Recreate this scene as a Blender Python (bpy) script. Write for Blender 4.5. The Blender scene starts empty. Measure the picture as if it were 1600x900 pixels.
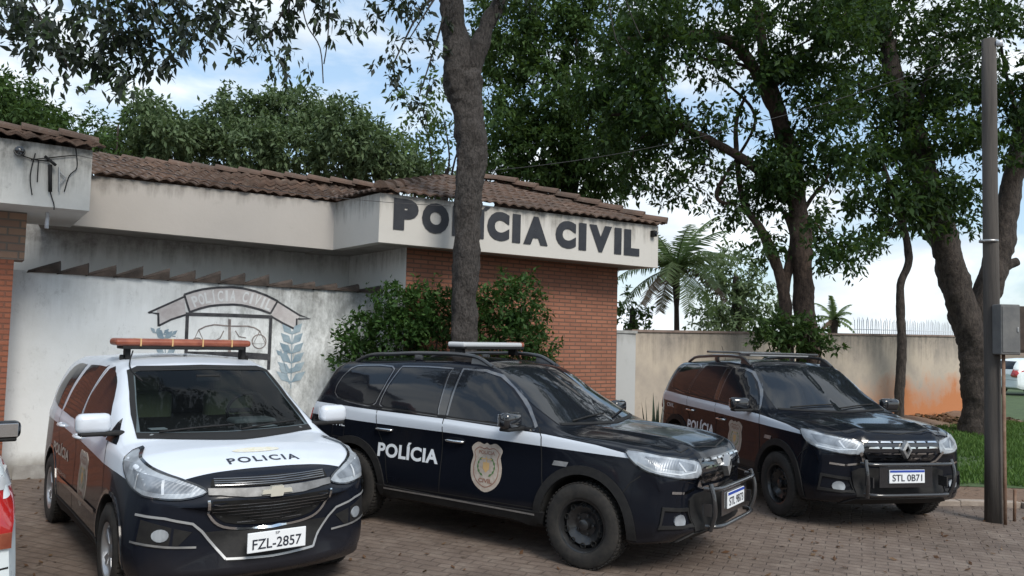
import bpy, bmesh, math, random
import numpy as np
from mathutils import Vector, Matrix
from mathutils.bvhtree import BVHTree
from mathutils import noise as mnoise
PI = math.pi
random.seed(7)
rng = np.random.default_rng(7)
sc = bpy.context.scene
COL = sc.collection

# ------------------------------------------------------------------ camera
F, PITCH, ROLL, CH = 1238.4, 0.060, 0.0257, 1.875
_fw = Vector((0, math.cos(PITCH), math.sin(PITCH)))
_r0 = Vector((1, 0, 0)); _u0 = _r0.cross(_fw)
_r = math.cos(ROLL)*_r0 + math.sin(ROLL)*_u0
_u = -math.sin(ROLL)*_r0 + math.cos(ROLL)*_u0
cam = bpy.data.cameras.new('camera'); camo = bpy.data.objects.new('camera', cam); COL.objects.link(camo)
camo.matrix_world = Matrix(((_r.x, _u.x, -_fw.x, 0), (_r.y, _u.y, -_fw.y, 0), (_r.z, _u.z, -_fw.z, CH), (0, 0, 0, 1)))
cam.sensor_width = 36; cam.lens = F/1600*36; cam.clip_start = .05; cam.clip_end = 2000
sc.camera = camo

# ------------------------------------------------------------------ world, sun, exposure
SUN_EL, SUN_AZ = math.radians(43), math.radians(150)      # high sun behind the camera, veiled by cloud
w = bpy.data.worlds.new('World'); sc.world = w; w.use_nodes = True
nt = w.node_tree; nt.nodes.clear()
N = nt.nodes.new; L = nt.links.new
out = N('ShaderNodeOutputWorld'); bg = N('ShaderNodeBackground'); bg.inputs[1].default_value = .085
sky = N('ShaderNodeTexSky'); sky.sky_type = 'NISHITA'; sky.sun_disc = False
sky.sun_elevation = SUN_EL; sky.sun_rotation = SUN_AZ; sky.air_density = 1.2; sky.dust_density = 1.0; sky.ozone_density = 1.5
tc = N('ShaderNodeTexCoord'); mp = N('ShaderNodeMapping'); mp.inputs['Scale'].default_value = (1, 1, 2.6); mp.inputs['Location'].default_value = (.35, .1, .2)
L(tc.outputs['Generated'], mp.inputs[0])
n1 = N('ShaderNodeTexNoise'); n1.inputs['Scale'].default_value = 3.0; n1.inputs['Detail'].default_value = 9; n1.inputs['Roughness'].default_value = .56; n1.inputs['Distortion'].default_value = .3
L(mp.outputs[0], n1.inputs['Vector'])
cr = N('ShaderNodeValToRGB'); cr.color_ramp.elements[0].position = .44; cr.color_ramp.elements[1].position = .57
L(n1.outputs['Fac'], cr.inputs[0])
n2 = N('ShaderNodeTexNoise'); n2.inputs['Scale'].default_value = 5.5; n2.inputs['Detail'].default_value = 6
L(mp.outputs[0], n2.inputs['Vector'])
cc = N('ShaderNodeValToRGB'); cc.color_ramp.elements[0].position = .35; cc.color_ramp.elements[1].position = .68
cc.color_ramp.elements[0].color = (4.6, 5.3, 6.1, 1); cc.color_ramp.elements[1].color = (8.2, 8.6, 8.7, 1)
L(n2.outputs['Fac'], cc.inputs[0])
pale = N('ShaderNodeMixRGB'); pale.inputs[0].default_value = .42; pale.inputs[2].default_value = (4.2, 5.9, 7.8, 1)
L(sky.outputs[0], pale.inputs[1])
mx = N('ShaderNodeMixRGB'); L(cr.outputs[0], mx.inputs[0]); L(pale.outputs[0], mx.inputs[1]); L(cc.outputs[0], mx.inputs[2])
L(mx.outputs[0], bg.inputs[0]); L(bg.outputs[0], out.inputs[0])
sun = bpy.data.lights.new('sun', 'SUN'); sun.energy = 1.75; sun.angle = math.radians(22); sun.color = (1, .94, .85)
suno = bpy.data.objects.new('sun', sun); COL.objects.link(suno)
sd = Vector((math.sin(SUN_AZ)*math.cos(SUN_EL), math.cos(SUN_AZ)*math.cos(SUN_EL), math.sin(SUN_EL)))
suno.rotation_euler = sd.to_track_quat('Z', 'Y').to_euler()
sc.view_settings.view_transform = 'Standard'; sc.view_settings.look = 'None'; sc.view_settings.exposure = 0.88; sc.view_settings.gamma = 1
sc.render.engine = 'CYCLES'
sc.cycles.max_bounces = 6; sc.cycles.transparent_max_bounces = 6

# ------------------------------------------------------------------ helpers
def U(px, py, Y):
    """world point at world distance Y seen at photo pixel"""
    d = _fw + _r*((px-800)/F) - _u*((py-450)/F)
    return Vector((0, 0, CH)) + d*(Y/d.y)
def tag(o, label=None, cat=None, group=None, kind=None):
    if label: o['label'] = label
    if cat: o['category'] = cat
    if group: o['group'] = group
    if kind: o['kind'] = kind
    return o
def root(name, loc, label, cat, group=None, rz=0):
    o = bpy.data.objects.new(name, None); COL.objects.link(o); o.location = loc; o.rotation_euler.z = rz
    o.empty_display_size = .2
    return tag(o, label, cat, group)
def origin(o):
    v = Vector((0, 0, 0))
    while o is not None:
        v = v + o.location; o = o.parent
    return v
def mk(name, verts, faces, mats, parent=None, smooth=False, local=False, matidx=None, uvs=None, loc=None):
    if not isinstance(mats, (list, tuple)): mats = [mats]
    off = Vector((0, 0, 0)) if local else (origin(parent) if parent is not None else (Vector(loc) if loc is not None else Vector((0, 0, 0))))
    me = bpy.data.meshes.new(name)
    vv = np.asarray([tuple(v) for v in verts] if not isinstance(verts, np.ndarray) else verts, float) - np.array(off)
    me.from_pydata(vv.tolist(), [], [tuple(int(i) for i in f) for f in faces])
    for m in mats: me.materials.append(m)
    if matidx is not None: me.polygons.foreach_set('material_index', list(matidx))
    if uvs is not None:
        ul = me.uv_layers.new(name='UVMap')
        li = np.zeros(len(me.loops), int); me.loops.foreach_get('vertex_index', li)
        ul.data.foreach_set('uv', np.asarray(uvs, float)[li].ravel())
    if smooth: me.polygons.foreach_set('use_smooth', [True]*len(me.polygons))
    me.update()
    o = bpy.data.objects.new(name, me); COL.objects.link(o)
    if parent is not None: o.parent = parent
    elif loc is not None: o.location = loc
    return o
class MB:
    """collects shapes for ONE mesh object"""
    def __init__(s): s.v = []; s.f = []; s.m = []
    def add(s, V, Fc, m=0):
        b = len(s.v); s.v += [tuple(v) for v in V]; s.f += [tuple(b+i for i in f) for f in Fc]; s.m += [m]*len(Fc); return s
    def box(s, c, sz, ax=None, m=0, bev=0):
        ax = ax or (Vector((1, 0, 0)), Vector((0, 1, 0)), Vector((0, 0, 1))); c = Vector(c)
        h = [x/2 for x in sz]
        if bev:
            bm = bmesh.new(); bmesh.ops.create_cube(bm, size=1)
            for v in bm.verts: v.co = Vector((v.co.x*sz[0], v.co.y*sz[1], v.co.z*sz[2]))
            bmesh.ops.bevel(bm, geom=list(bm.edges), offset=bev, segments=3, profile=.5, affect='EDGES', clamp_overlap=True)
            bm.verts.index_update()
            V = [c + ax[0]*v.co.x + ax[1]*v.co.y + ax[2]*v.co.z for v in bm.verts]
            s.add(V, [[v.index for v in f.verts] for f in bm.faces], m); bm.free(); return s
        V = [c + ax[0]*(h[0]*i) + ax[1]*(h[1]*j) + ax[2]*(h[2]*k) for i in (-1, 1) for j in (-1, 1) for k in (-1, 1)]
        s.add(V, [(0, 1, 3, 2), (4, 6, 7, 5), (0, 4, 5, 1), (2, 3, 7, 6), (0, 2, 6, 4), (1, 5, 7, 3)], m); return s
    def tube(s, pts, rad, seg=10, m=0, rough=0, cap=True, nz=None):
        P = [Vector(p) for p in pts]; n = len(P)
        if not isinstance(rad, (list, tuple)): rad = [rad]*n
        t0 = (P[1]-P[0]).normalized(); a = t0.orthogonal().normalized(); V = []
        for i in range(n):
            t = ((P[min(i+1, n-1)]-P[i]).normalized() + (P[i]-P[max(i-1, 0)]).normalized()).normalized()
            a = (a - t*a.dot(t)).normalized(); b = t.cross(a)
            for k in range(seg):
                an = 2*PI*k/seg; rr = rad[i]*(1 + (random.uniform(-rough, rough) if rough else 0))
                if nz:
                    q = P[i] + a*(math.cos(an)*rr) + b*(math.sin(an)*rr); rr *= 1+nz[0]*mnoise.noise(Vector((q.x, q.y, q.z*.5))*nz[1])+nz[0]*.6*mnoise.noise(Vector((q.x, q.y, q.z*.6))*nz[1]*2.7)+nz[0]*.8*mnoise.noise(q*nz[1]*.25)
                V.append(P[i] + a*(math.cos(an)*rr) + b*(math.sin(an)*rr))
        Fc = [(i*seg+k, i*seg+(k+1) % seg, (i+1)*seg+(k+1) % seg, (i+1)*seg+k) for i in range(n-1) for k in range(seg)]
        if cap: Fc += [tuple(range(seg-1, -1, -1)), tuple((n-1)*seg+k for k in range(seg))]
        s.add(V, Fc, m); return s
    def lathe(s, c, axis, prof, seg=40, m=0):
        c = Vector(c); axis = Vector(axis).normalized(); a = axis.orthogonal().normalized(); b = axis.cross(a); n = len(prof)
        V = [c + axis*h + (a*math.cos(2*PI*k/seg)+b*math.sin(2*PI*k/seg))*r for (r, h) in prof for k in range(seg)]
        Fc = [(i*seg+k, i*seg+(k+1) % seg, (i+1)*seg+(k+1) % seg, (i+1)*seg+k) for i in range(n-1) for k in range(seg)]
        s.add(V, Fc, m); return s
    def build(s, name, mats, parent=None, smooth=False, local=False, loc=None):
        return mk(name, s.v, s.f, mats, parent, smooth, local, s.m, loc=loc)
def smooth_path(P, k=6):
    P = [Vector(p) for p in P]; Q = []
    for i in range(len(P)-1):
        p0 = P[max(i-1, 0)]; p1 = P[i]; p2 = P[i+1]; p3 = P[min(i+2, len(P)-1)]
        for j in range(k):
            t = j/k
            Q.append(.5*((2*p1)+(-p0+p2)*t+(2*p0-5*p1+4*p2-p3)*t*t+(-p0+3*p1-3*p2+p3)*t**3))
    Q.append(P[-1]); return Q
def lerp_list(a, n):
    return list(np.interp(np.linspace(0, len(a)-1, n), range(len(a)), a))

# ------------------------------------------------------------------ materials
def mat(name, col, rough=.6, metal=0., coat=0., spec=.5, **k):
    m = bpy.data.materials.new(name); m.use_nodes = True
    b = m.node_tree.nodes['Principled BSDF']
    b.inputs['Base Color'].default_value = (*col, 1); b.inputs['Roughness'].default_value = rough; b.inputs['Metallic'].default_value = metal
    b.inputs['Coat Weight'].default_value = coat; b.inputs['Coat Roughness'].default_value = .04; b.inputs['Specular IOR Level'].default_value = spec
    return m
def nodes(m):
    t = m.node_tree; return t, t.nodes.new, t.links.new, t.nodes['Principled BSDF']
def noise(t, src, scale, detail=6, rough=.6, stretch=None):
    n = t.nodes.new('ShaderNodeTexNoise'); n.inputs['Scale'].default_value = scale; n.inputs['Detail'].default_value = detail; n.inputs['Roughness'].default_value = rough
    if stretch:
        mpp = t.nodes.new('ShaderNodeMapping'); mpp.inputs['Scale'].default_value = stretch; t.links.new(src, mpp.inputs[0]); src = mpp.outputs[0]
    t.links.new(src, n.inputs['Vector']); return n.outputs['Fac']
def ramp(t, src, stops, interp='LINEAR'):
    r = t.nodes.new('ShaderNodeValToRGB'); e = r.color_ramp; e.interpolation = interp
    while len(e.elements) < len(stops): e.elements.new(.5)
    for el, (p, c) in zip(e.elements, stops):
        el.position = p; el.color = (*c, 1) if not isinstance(c, (int, float)) else (c, c, c, 1)
    t.links.new(src, r.inputs[0]); return r.outputs[0]
def mixc(t, fac, a, b):
    m = t.nodes.new('ShaderNodeMixRGB')
    for i, x in ((0, fac), (1, a), (2, b)):
        if isinstance(x, (int, float)): m.inputs[i].default_value = x
        elif isinstance(x, tuple): m.inputs[i].default_value = (*x, 1)
        else: t.links.new(x, m.inputs[i])
    return m.outputs[0]
def math_(t, op, a, b=0.):
    m = t.nodes.new('ShaderNodeMath'); m.operation = op
    for i, x in ((0, a), (1, b)):
        if isinstance(x, (int, float)): m.inputs[i].default_value = x
        else: t.links.new(x, m.inputs[i])
    return m.outputs[0]
def bump(t, b, h, strength=.4, dist=.02):
    n = t.nodes.new('ShaderNodeBump'); n.inputs['Strength'].default_value = strength; n.inputs['Distance'].default_value = dist
    t.links.new(h, n.inputs['Height']); t.links.new(n.outputs[0], b.inputs['Normal'])
def coords(t, kind='Object'):
    c = t.nodes.new('ShaderNodeTexCoord'); return c.outputs[kind]
def noisy(name, c1, c2, scale=8, rough=.8, bs=.3, stretch=None, bd=.02, lo=.35, hi=.65, **k):
    m = mat(name, c1, rough, **k); t, Nn, Ll, b = nodes(m); o = coords(t)
    f = noise(t, o, scale, 8, .62, stretch)
    Ll(ramp(t, f, [(lo, c1), (hi, c2)]), b.inputs['Base Color'])
    if bs: bump(t, b, noise(t, o, scale*3, 6, .7, stretch), bs, bd)
    return m

def plaster(name, base, stain, dark, top_z, topband=.35, amount=.5, lowz=None, lowcol=None, xr=None, lowx=None):
    """painted plaster with mould running down from its top edge; world metres"""
    m = mat(name, base, .85); t, Nn, Ll, b = nodes(m)
    g = Nn('ShaderNodeNewGeometry').outputs['Position']
    sx = Nn('ShaderNodeSeparateXYZ'); Ll(g, sx.inputs[0])
    n1 = noise(t, g, 1.3, 8, .65); n2 = noise(t, g, 9, 8, .7); st = noise(t, g, 7, 6, .7, (1, 1, .12))
    c = mixc(t, ramp(t, n1, [(.42, 0.), (.72, amount)]), base, stain)
    # distance from the top, broken by vertical streaks
    d = math_(t, 'DIVIDE', math_(t, 'SUBTRACT', top_z, sx.outputs[2]), topband)
    d2 = math_(t, 'ADD', d, math_(t, 'MULTIPLY', math_(t, 'SUBTRACT', .5, st), 3.2))
    k = ramp(t, math_(t, 'MULTIPLY', d2, .5), [(.0, .85), (.28, .45), (.62, 0.)])
    if xr:
        u = math_(t, 'DIVIDE', math_(t, 'SUBTRACT', sx.outputs[0], xr[0]), xr[1]-xr[0]); side = ramp(t, u, [(0, .30), (1, 1.)]); k = math_(t, 'MULTIPLY', k, side)
    c = mixc(t, math_(t, 'MULTIPLY', k, ramp(t, n2, [(.3, .4), (.6, 1.)])), c, dark)
    if xr:
        grime = ramp(t, math_(t, 'ADD', math_(t, 'MULTIPLY', noise(t, g, 4.5, 10, .8, (1, 1, .45)), .8), math_(t, 'MULTIPLY', side, .22)), [(.52, 0.), (.70, .8)])
        c = mixc(t, grime, c, (.17, .18, .175))
    spots = ramp(t, noise(t, g, 3.2, 10, .75), [(.60, 0.), (.72, .55)])
    c = mixc(t, math_(t, 'MULTIPLY', spots, amount), c, dark)
    if lowcol:
        e = math_(t, 'ADD', math_(t, 'DIVIDE', sx.outputs[2], lowz), math_(t, 'MULTIPLY', math_(t, 'SUBTRACT', n1, .5), 1.6))
        lm = ramp(t, e, [(.45, 1.), (1.0, 0.)])
        if lowx: lm = math_(t, 'MULTIPLY', lm, ramp(t, math_(t, 'DIVIDE', math_(t, 'SUBTRACT', sx.outputs[0], lowx[0]), lowx[1]-lowx[0]), [(0, 0.), (1, 1.)]))
        c = mixc(t, lm, c, lowcol)
    Ll(c, b.inputs['Base Color']); bump(t, b, n2, .25, .01); return m

def brickmat(name, c1, c2, mortar, bw=.23, bh=.062, ms=.011):
    m = mat(name, c1, .85); t, Nn, Ll, b = nodes(m); uv = coords(t, 'UV')
    br = Nn('ShaderNodeTexBrick'); br.inputs['Scale'].default_value = 1; br.inputs['Brick Width'].default_value = bw; br.inputs['Row Height'].default_value = bh
    br.inputs['Mortar Size'].default_value = ms; br.inputs['Mortar Smooth'].default_value = .3; br.inputs['Bias'].default_value = -.1
    br.inputs['Color1'].default_value = (*c1, 1); br.inputs['Color2'].default_value = (*c2, 1); br.inputs['Mortar'].default_value = (*mortar, 1)
    Ll(uv, br.inputs['Vector'])
    n = noise(t, uv, 2.2, 8, .65); c = mixc(t, ramp(t, n, [(.35, .0), (.75, .45)]), br.outputs['Color'], tuple(x*.45 for x in c1))
    Ll(c, b.inputs['Base Color'])
    h = math_(t, 'ADD', math_(t, 'MULTIPLY', math_(t, 'SUBTRACT', 1., br.outputs['Fac']), 1.), math_(t, 'MULTIPLY', noise(t, uv, 60, 4, .6), .25))
    bump(t, b, h, .7, .012); return m

def bark(name, c1, c2, sc_=6):
    m = mat(name, c1, .95); t, Nn, Ll, b = nodes(m); o = coords(t)
    n = noise(t, o, sc_, 8, .7, (1, 1, .35)); n2 = noise(t, o, sc_*2.6, 6, .7, (1, 1, .5))
    Ll(mixc(t, ramp(t, n2, [(.38, 0.), (.62, 1.)]), ramp(t, n, [(.3, c1), (.7, c2)]), tuple(x*1.9 for x in c2)), b.inputs['Base Color'])
    bump(t, b, math_(t, 'ADD', n, n2), 1., .05); return m

def leafmat(name, c1, c2, c3=None, trans=.25):
    m = mat(name, c1, .62, spec=.2); t, Nn, Ll, b = nodes(m)
    g = Nn('ShaderNodeNewGeometry')
    c = ramp(t, g.outputs['Random Per Island'], [(.0, c1), (.55, c2), (1., c3 or c2)])
    big = noise(t, g.outputs['Position'], .9, 3, .5)
    c = mixc(t, ramp(t, big, [(.35, 0.), (.65, .5)]), c, tuple(x*.6 for x in c1))
    Ll(c, b.inputs['Base Color'])
    tr = Nn('ShaderNodeBsdfTranslucent'); Ll(mixc(t, .5, c, (.12, .2, .03)), tr.inputs[0])
    ms = Nn('ShaderNodeMixShader'); ms.inputs[0].default_value = trans
    Ll(b.outputs[0], ms.inputs[1]); Ll(tr.outputs[0], ms.inputs[2]); Ll(ms.outputs[0], t.nodes['Material Output'].inputs[0]); return m

def painted(name, fn, cA, cB, rough=.22, coat=.40):
    """two-tone car paint: fn(t, x, y, z) gives 1 where cB is painted"""
    m = mat(name, cA, rough, coat=coat, spec=.25); t, Nn, Ll, b = nodes(m); b.inputs['IOR'].default_value = 1.35; b.inputs['Coat IOR'].default_value = 1.3
    sx = Nn('ShaderNodeSeparateXYZ'); Ll(coords(t), sx.inputs[0])
    f = fn(t, *sx.outputs)
    c = mixc(t, f, cA, cB)
    dust = noise(t, coords(t), 5, 8, .7)
    low = ramp(t, math_(t, 'ADD', sx.outputs[2], math_(t, 'MULTIPLY', dust, .25)), [(.34, .16), (.60, 0.)])
    c = mixc(t, low, c, (.075, .058, .045)); Ll(c, b.inputs['Base Color'])
    Ll(math_(t, 'ADD', math_(t, 'MULTIPLY', low, .4), math_(t, 'ADD', math_(t, 'MULTIPLY', dust, .16), rough-.1)), b.inputs['Roughness'])
    wv = noise(t, coords(t), 1.6, 2, .5); bump(t, b, wv, .06, .05)
    return m
def curve(t, x, pts):
    """piecewise-linear value of x, |values| under 2"""
    xs = [p[0] for p in pts]; lo, hi = min(xs), max(xs)
    u = math_(t, 'DIVIDE', math_(t, 'SUBTRACT', x, lo), hi-lo)
    r = ramp(t, u, [((p[0]-lo)/(hi-lo), p[1]/2) for p in sorted(pts)])
    return math_(t, 'MULTIPLY', r, 2.)

M = {}
M['white_paint'] = mat('white car paint', (.56, .60, .66), .25, coat=1)
M['black_plastic'] = noisy('black plastic', (.009, .009, .010), (.016, .016, .016), 20, .7, .1, spec=.3)
M['gloss_black'] = mat('gloss black', (.012, .013, .016), .12, coat=1)
M['seam'] = mat('seam', (.006, .006, .006), .8)
M['glass'] = mat('tinted glass', (.010, .012, .016), .05, coat=0, spec=.45)
M['chrome'] = mat('chrome', (.72, .74, .76), .14, 1.)
M['dull_metal'] = noisy('dull metal', (.30, .31, .32), (.45, .45, .45), 12, .4, .1, metal=.7)
M['rubber'] = noisy('tyre rubber', (.010, .010, .010), (.030, .027, .024), 14, .85, .35, bd=.006)
M['steel_black'] = mat('black steel wheel', (.022, .023, .025), .32, .3, coat=.3)
M['alloy'] = mat('silver wheel cover', (.42, .43, .45), .3, .7)
M['wellblack'] = mat('wheel well', (.006, .006, .006), .95)
M['plate'] = mat('plate', (.72, .75, .78), .4)
M['plate_blue'] = mat('plate blue', (.02, .06, .35), .4)
M['ink'] = mat('dark lettering', (.018, .022, .035), .5)
M['decal_white'] = mat('white decal', (.66, .70, .75), .4)
M['badge'] = noisy('badge cream', (.36, .30, .25), (.46, .41, .36), 25, .5, 0)
M['badge_red'] = noisy('badge brown red', (.20, .085, .06), (.28, .15, .11), 30, .5, 0)
M['badge_green'] = mat('badge green', (.08, .17, .06), .5)
M['badge_gold'] = mat('badge gold', (.55, .36, .16), .5)
M['redlens'] = mat('red lens', (.38, .015, .015), .12, coat=1)
M['orange_lens'] = noisy('weathered red beacon lens', (.18, .042, .022), (.28, .085, .045), 9, .35, 0)
M['clear_lens'] = mat('clear beacon lens', (.46, .48, .50), .25, coat=.6)
M['int'] = mat('interior grey', (.16, .18, .19), .8)
M['int2'] = mat('interior seat', (.13, .16, .10), .9)

def glassmat(name, tint=.35):
    m = mat(name, (.01, .012, .014), .03, coat=0); t, Nn, Ll, b = nodes(m)
    tr = Nn('ShaderNodeBsdfTransparent'); tr.inputs[0].default_value = (.55, .6, .6, 1)
    ms = Nn('ShaderNodeMixShader'); ms.inputs[0].default_value = tint
    Ll(tr.outputs[0], ms.inputs[1]); Ll(b.outputs[0], ms.inputs[2]); Ll(ms.outputs[0], t.nodes['Material Output'].inputs[0]); return m
M['screen'] = glassmat('windscreen glass', .30)
def lampmat(name, c1, c2):
    m = mat(name, c1, .30, .30, coat=.25); t, Nn, Ll, b = nodes(m); o = coords(t)
    n = noise(t, o, 7, 3, .5); Ll(ramp(t, n, [(.35, c1), (.62, c2)]), b.inputs['Base Color'])
    wv = Nn('ShaderNodeTexWave'); wv.inputs['Scale'].default_value = 22; wv.inputs['Distortion'].default_value = .5; Ll(o, wv.inputs['Vector']); bump(t, b, wv.outputs['Fac'], .12, .006); return m
M['lamp'] = lampmat('headlamp lens', (.20, .22, .25), (.42, .46, .50))
M['lamp_dark'] = lampmat('headlamp housing', (.10, .115, .135), (.26, .29, .33))
M['reflector'] = mat('lamp reflector', (.62, .64, .66), .22, .5, coat=.6)

# ------------------------------------------------------------------ text
def text2d(s, wd, ht, bold=0.0, space=1.0):
    cu = bpy.data.curves.new('t', 'FONT'); cu.body = s; cu.size = 1; cu.offset = bold; cu.space_character = space; cu.resolution_u = 4
    o = bpy.data.objects.new('t', cu); COL.objects.link(o)
    bpy.context.view_layer.update()
    me = bpy.data.meshes.new_from_object(o.evaluated_get(bpy.context.evaluated_depsgraph_get()))
    V = np.array([v.co[:2] for v in me.vertices]); Fc = [tuple(p.vertices) for p in me.polygons]
    bpy.data.objects.remove(o); bpy.data.curves.remove(cu); bpy.data.meshes.remove(me)
    capmax = V[:, 1].max()
    lo, hi = V.min(0), V.max(0)
    V = (V-lo)/(hi-lo)*np.array([wd, ht]) - np.array([wd/2, ht/2])
    return V, Fc
def poly2d(P):
    bm = bmesh.new(); vs = [bm.verts.new((p[0], p[1], 0)) for p in P]
    bm.faces.new(vs); bmesh.ops.triangulate(bm, faces=bm.faces[:]); bm.verts.index_update()
    V = np.array([v.co[:2] for v in bm.verts]); Fc = [tuple(v.index for v in f.verts) for f in bm.faces]; bm.free(); return V, Fc
def merge2d(*sets):
    V = []; Fc = []
    for v, f in sets:
        b = len(V); V += [tuple(x) for x in v]; Fc += [tuple(i+b for i in q) for q in f]
    return np.array(V), Fc
def strip2d(P, wd, closed=False):
    P = [Vector((p[0], p[1])) for p in P]; n = len(P); V = []; Fc = []
    wds = wd if isinstance(wd, (list, tuple)) else [wd]*n
    for i in range(n):
        a = P[(i-1) % n] if (closed or i > 0) else P[i]; b = P[(i+1) % n] if (closed or i < n-1) else P[i]
        d = (b-a); d = d.normalized() if d.length else Vector((1, 0)); nn = Vector((-d.y, d.x))*(wds[i]/2)
        V += [tuple(P[i]+nn), tuple(P[i]-nn)]
    for i in range(n if closed else n-1):
        j = (i+1) % n; Fc.append((2*i, 2*i+1, 2*j+1, 2*j))
    return np.array(V), Fc
def smooth2d(P, closed=True, k=5):
    P = [np.array(p, float) for p in P]; n = len(P); Q = []
    for i in range(n if closed else n-1):
        g = (lambda j: P[j % n]) if closed else (lambda j: P[min(max(j, 0), n-1)])
        p0, p1, p2, p3 = g(i-1), g(i), g(i+1), g(i+2)
        for j in range(k):
            t = j/k; Q.append(.5*((2*p1)+(-p0+p2)*t+(2*p0-5*p1+4*p2-p3)*t*t+(-p0+3*p1-3*p2+p3)*t**3))
    if not closed: Q.append(P[-1])
    return Q

# ------------------------------------------------------------------ car building kit
FRONT = (Vector((0, 1, 0)), Vector((0, 0, 1)), Vector((1, 0, 0)))
RIGHT = (Vector((1, 0, 0)), Vector((0, 0, 1)), Vector((0, -1, 0)))
LEFT = (Vector((-1, 0, 0)), Vector((0, 0, 1)), Vector((0, 1, 0)))
REAR = (Vector((0, -1, 0)), Vector((0, 0, 1)), Vector((-1, 0, 0)))
TOP = (Vector((0, 1, 0)), Vector((-1, 0, 0)), Vector((0, 0, 1)))
def diag(a):
    c, s = math.cos(a), math.sin(a); return (Vector((-s, c, 0)), Vector((0, 0, 1)), Vector((c, s, 0)))

def panel(name, shape, frame, bvh, material, parent, off=.003, back=.006, grid=.05, smooth=True):
    V, Fc = shape; Ux, Vx, Nx = frame
    bm = bmesh.new(); vs = [bm.verts.new((v[0], v[1], 0)) for v in V]
    for f in Fc:
        try: bm.faces.new([vs[i] for i in f])
        except ValueError: pass
    if grid:
        for ax in (0, 1):
            lo = min(v[ax] for v in V); hi = max(v[ax] for v in V); g = math.ceil(lo/grid)*grid
            while g < hi:
                co = Vector((0, 0, 0)); no = Vector((0, 0, 0)); co[ax] = g; no[ax] = 1
                bmesh.ops.bisect_plane(bm, geom=bm.verts[:]+bm.edges[:]+bm.faces[:], plane_co=co, plane_no=no); g += grid
    if back: 
        be = [e for e in bm.edges if e.is_boundary]
        ret = bmesh.ops.extrude_edge_only(bm, edges=be)
        for g in ret['geom']:
            if isinstance(g, bmesh.types.BMVert): g.co.z = -1
    for v in bm.verts:
        o = Ux*v.co.x + Vx*v.co.y + Nx*4
        hit, n, _, _ = bvh.ray_cast(o, -Nx)
        if hit is None:
            hit, n, _, _ = bvh.find_nearest(Ux*v.co.x + Vx*v.co.y + Nx*.9)
        if n.dot(Nx) < 0: n = -n
        v.co = hit + n*(off if v.co.z > -.5 else -back)
    bm.normal_update(); bm.verts.index_update()
    V2 = [v.co.copy() for v in bm.verts]; F2 = [[v.index for v in f.verts] for f in bm.faces]
    # orient the faces outward
    s = sum(f.normal.dot(Nx)*f.calc_area() for f in bm.faces)
    if s < 0: F2 = [f[::-1] for f in F2]
    bm.free()
    o = mk(name, V2, F2, material, parent, False, True)
    if smooth:
        try: o.data.set_sharp_from_angle(angle=math.radians(35))
        except Exception: pass
        o.data.polygons.foreach_set('use_smooth', [True]*len(o.data.polygons))
        try: o.data.set_sharp_from_angle(angle=math.radians(35))
        except Exception: pass
    return o

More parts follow.
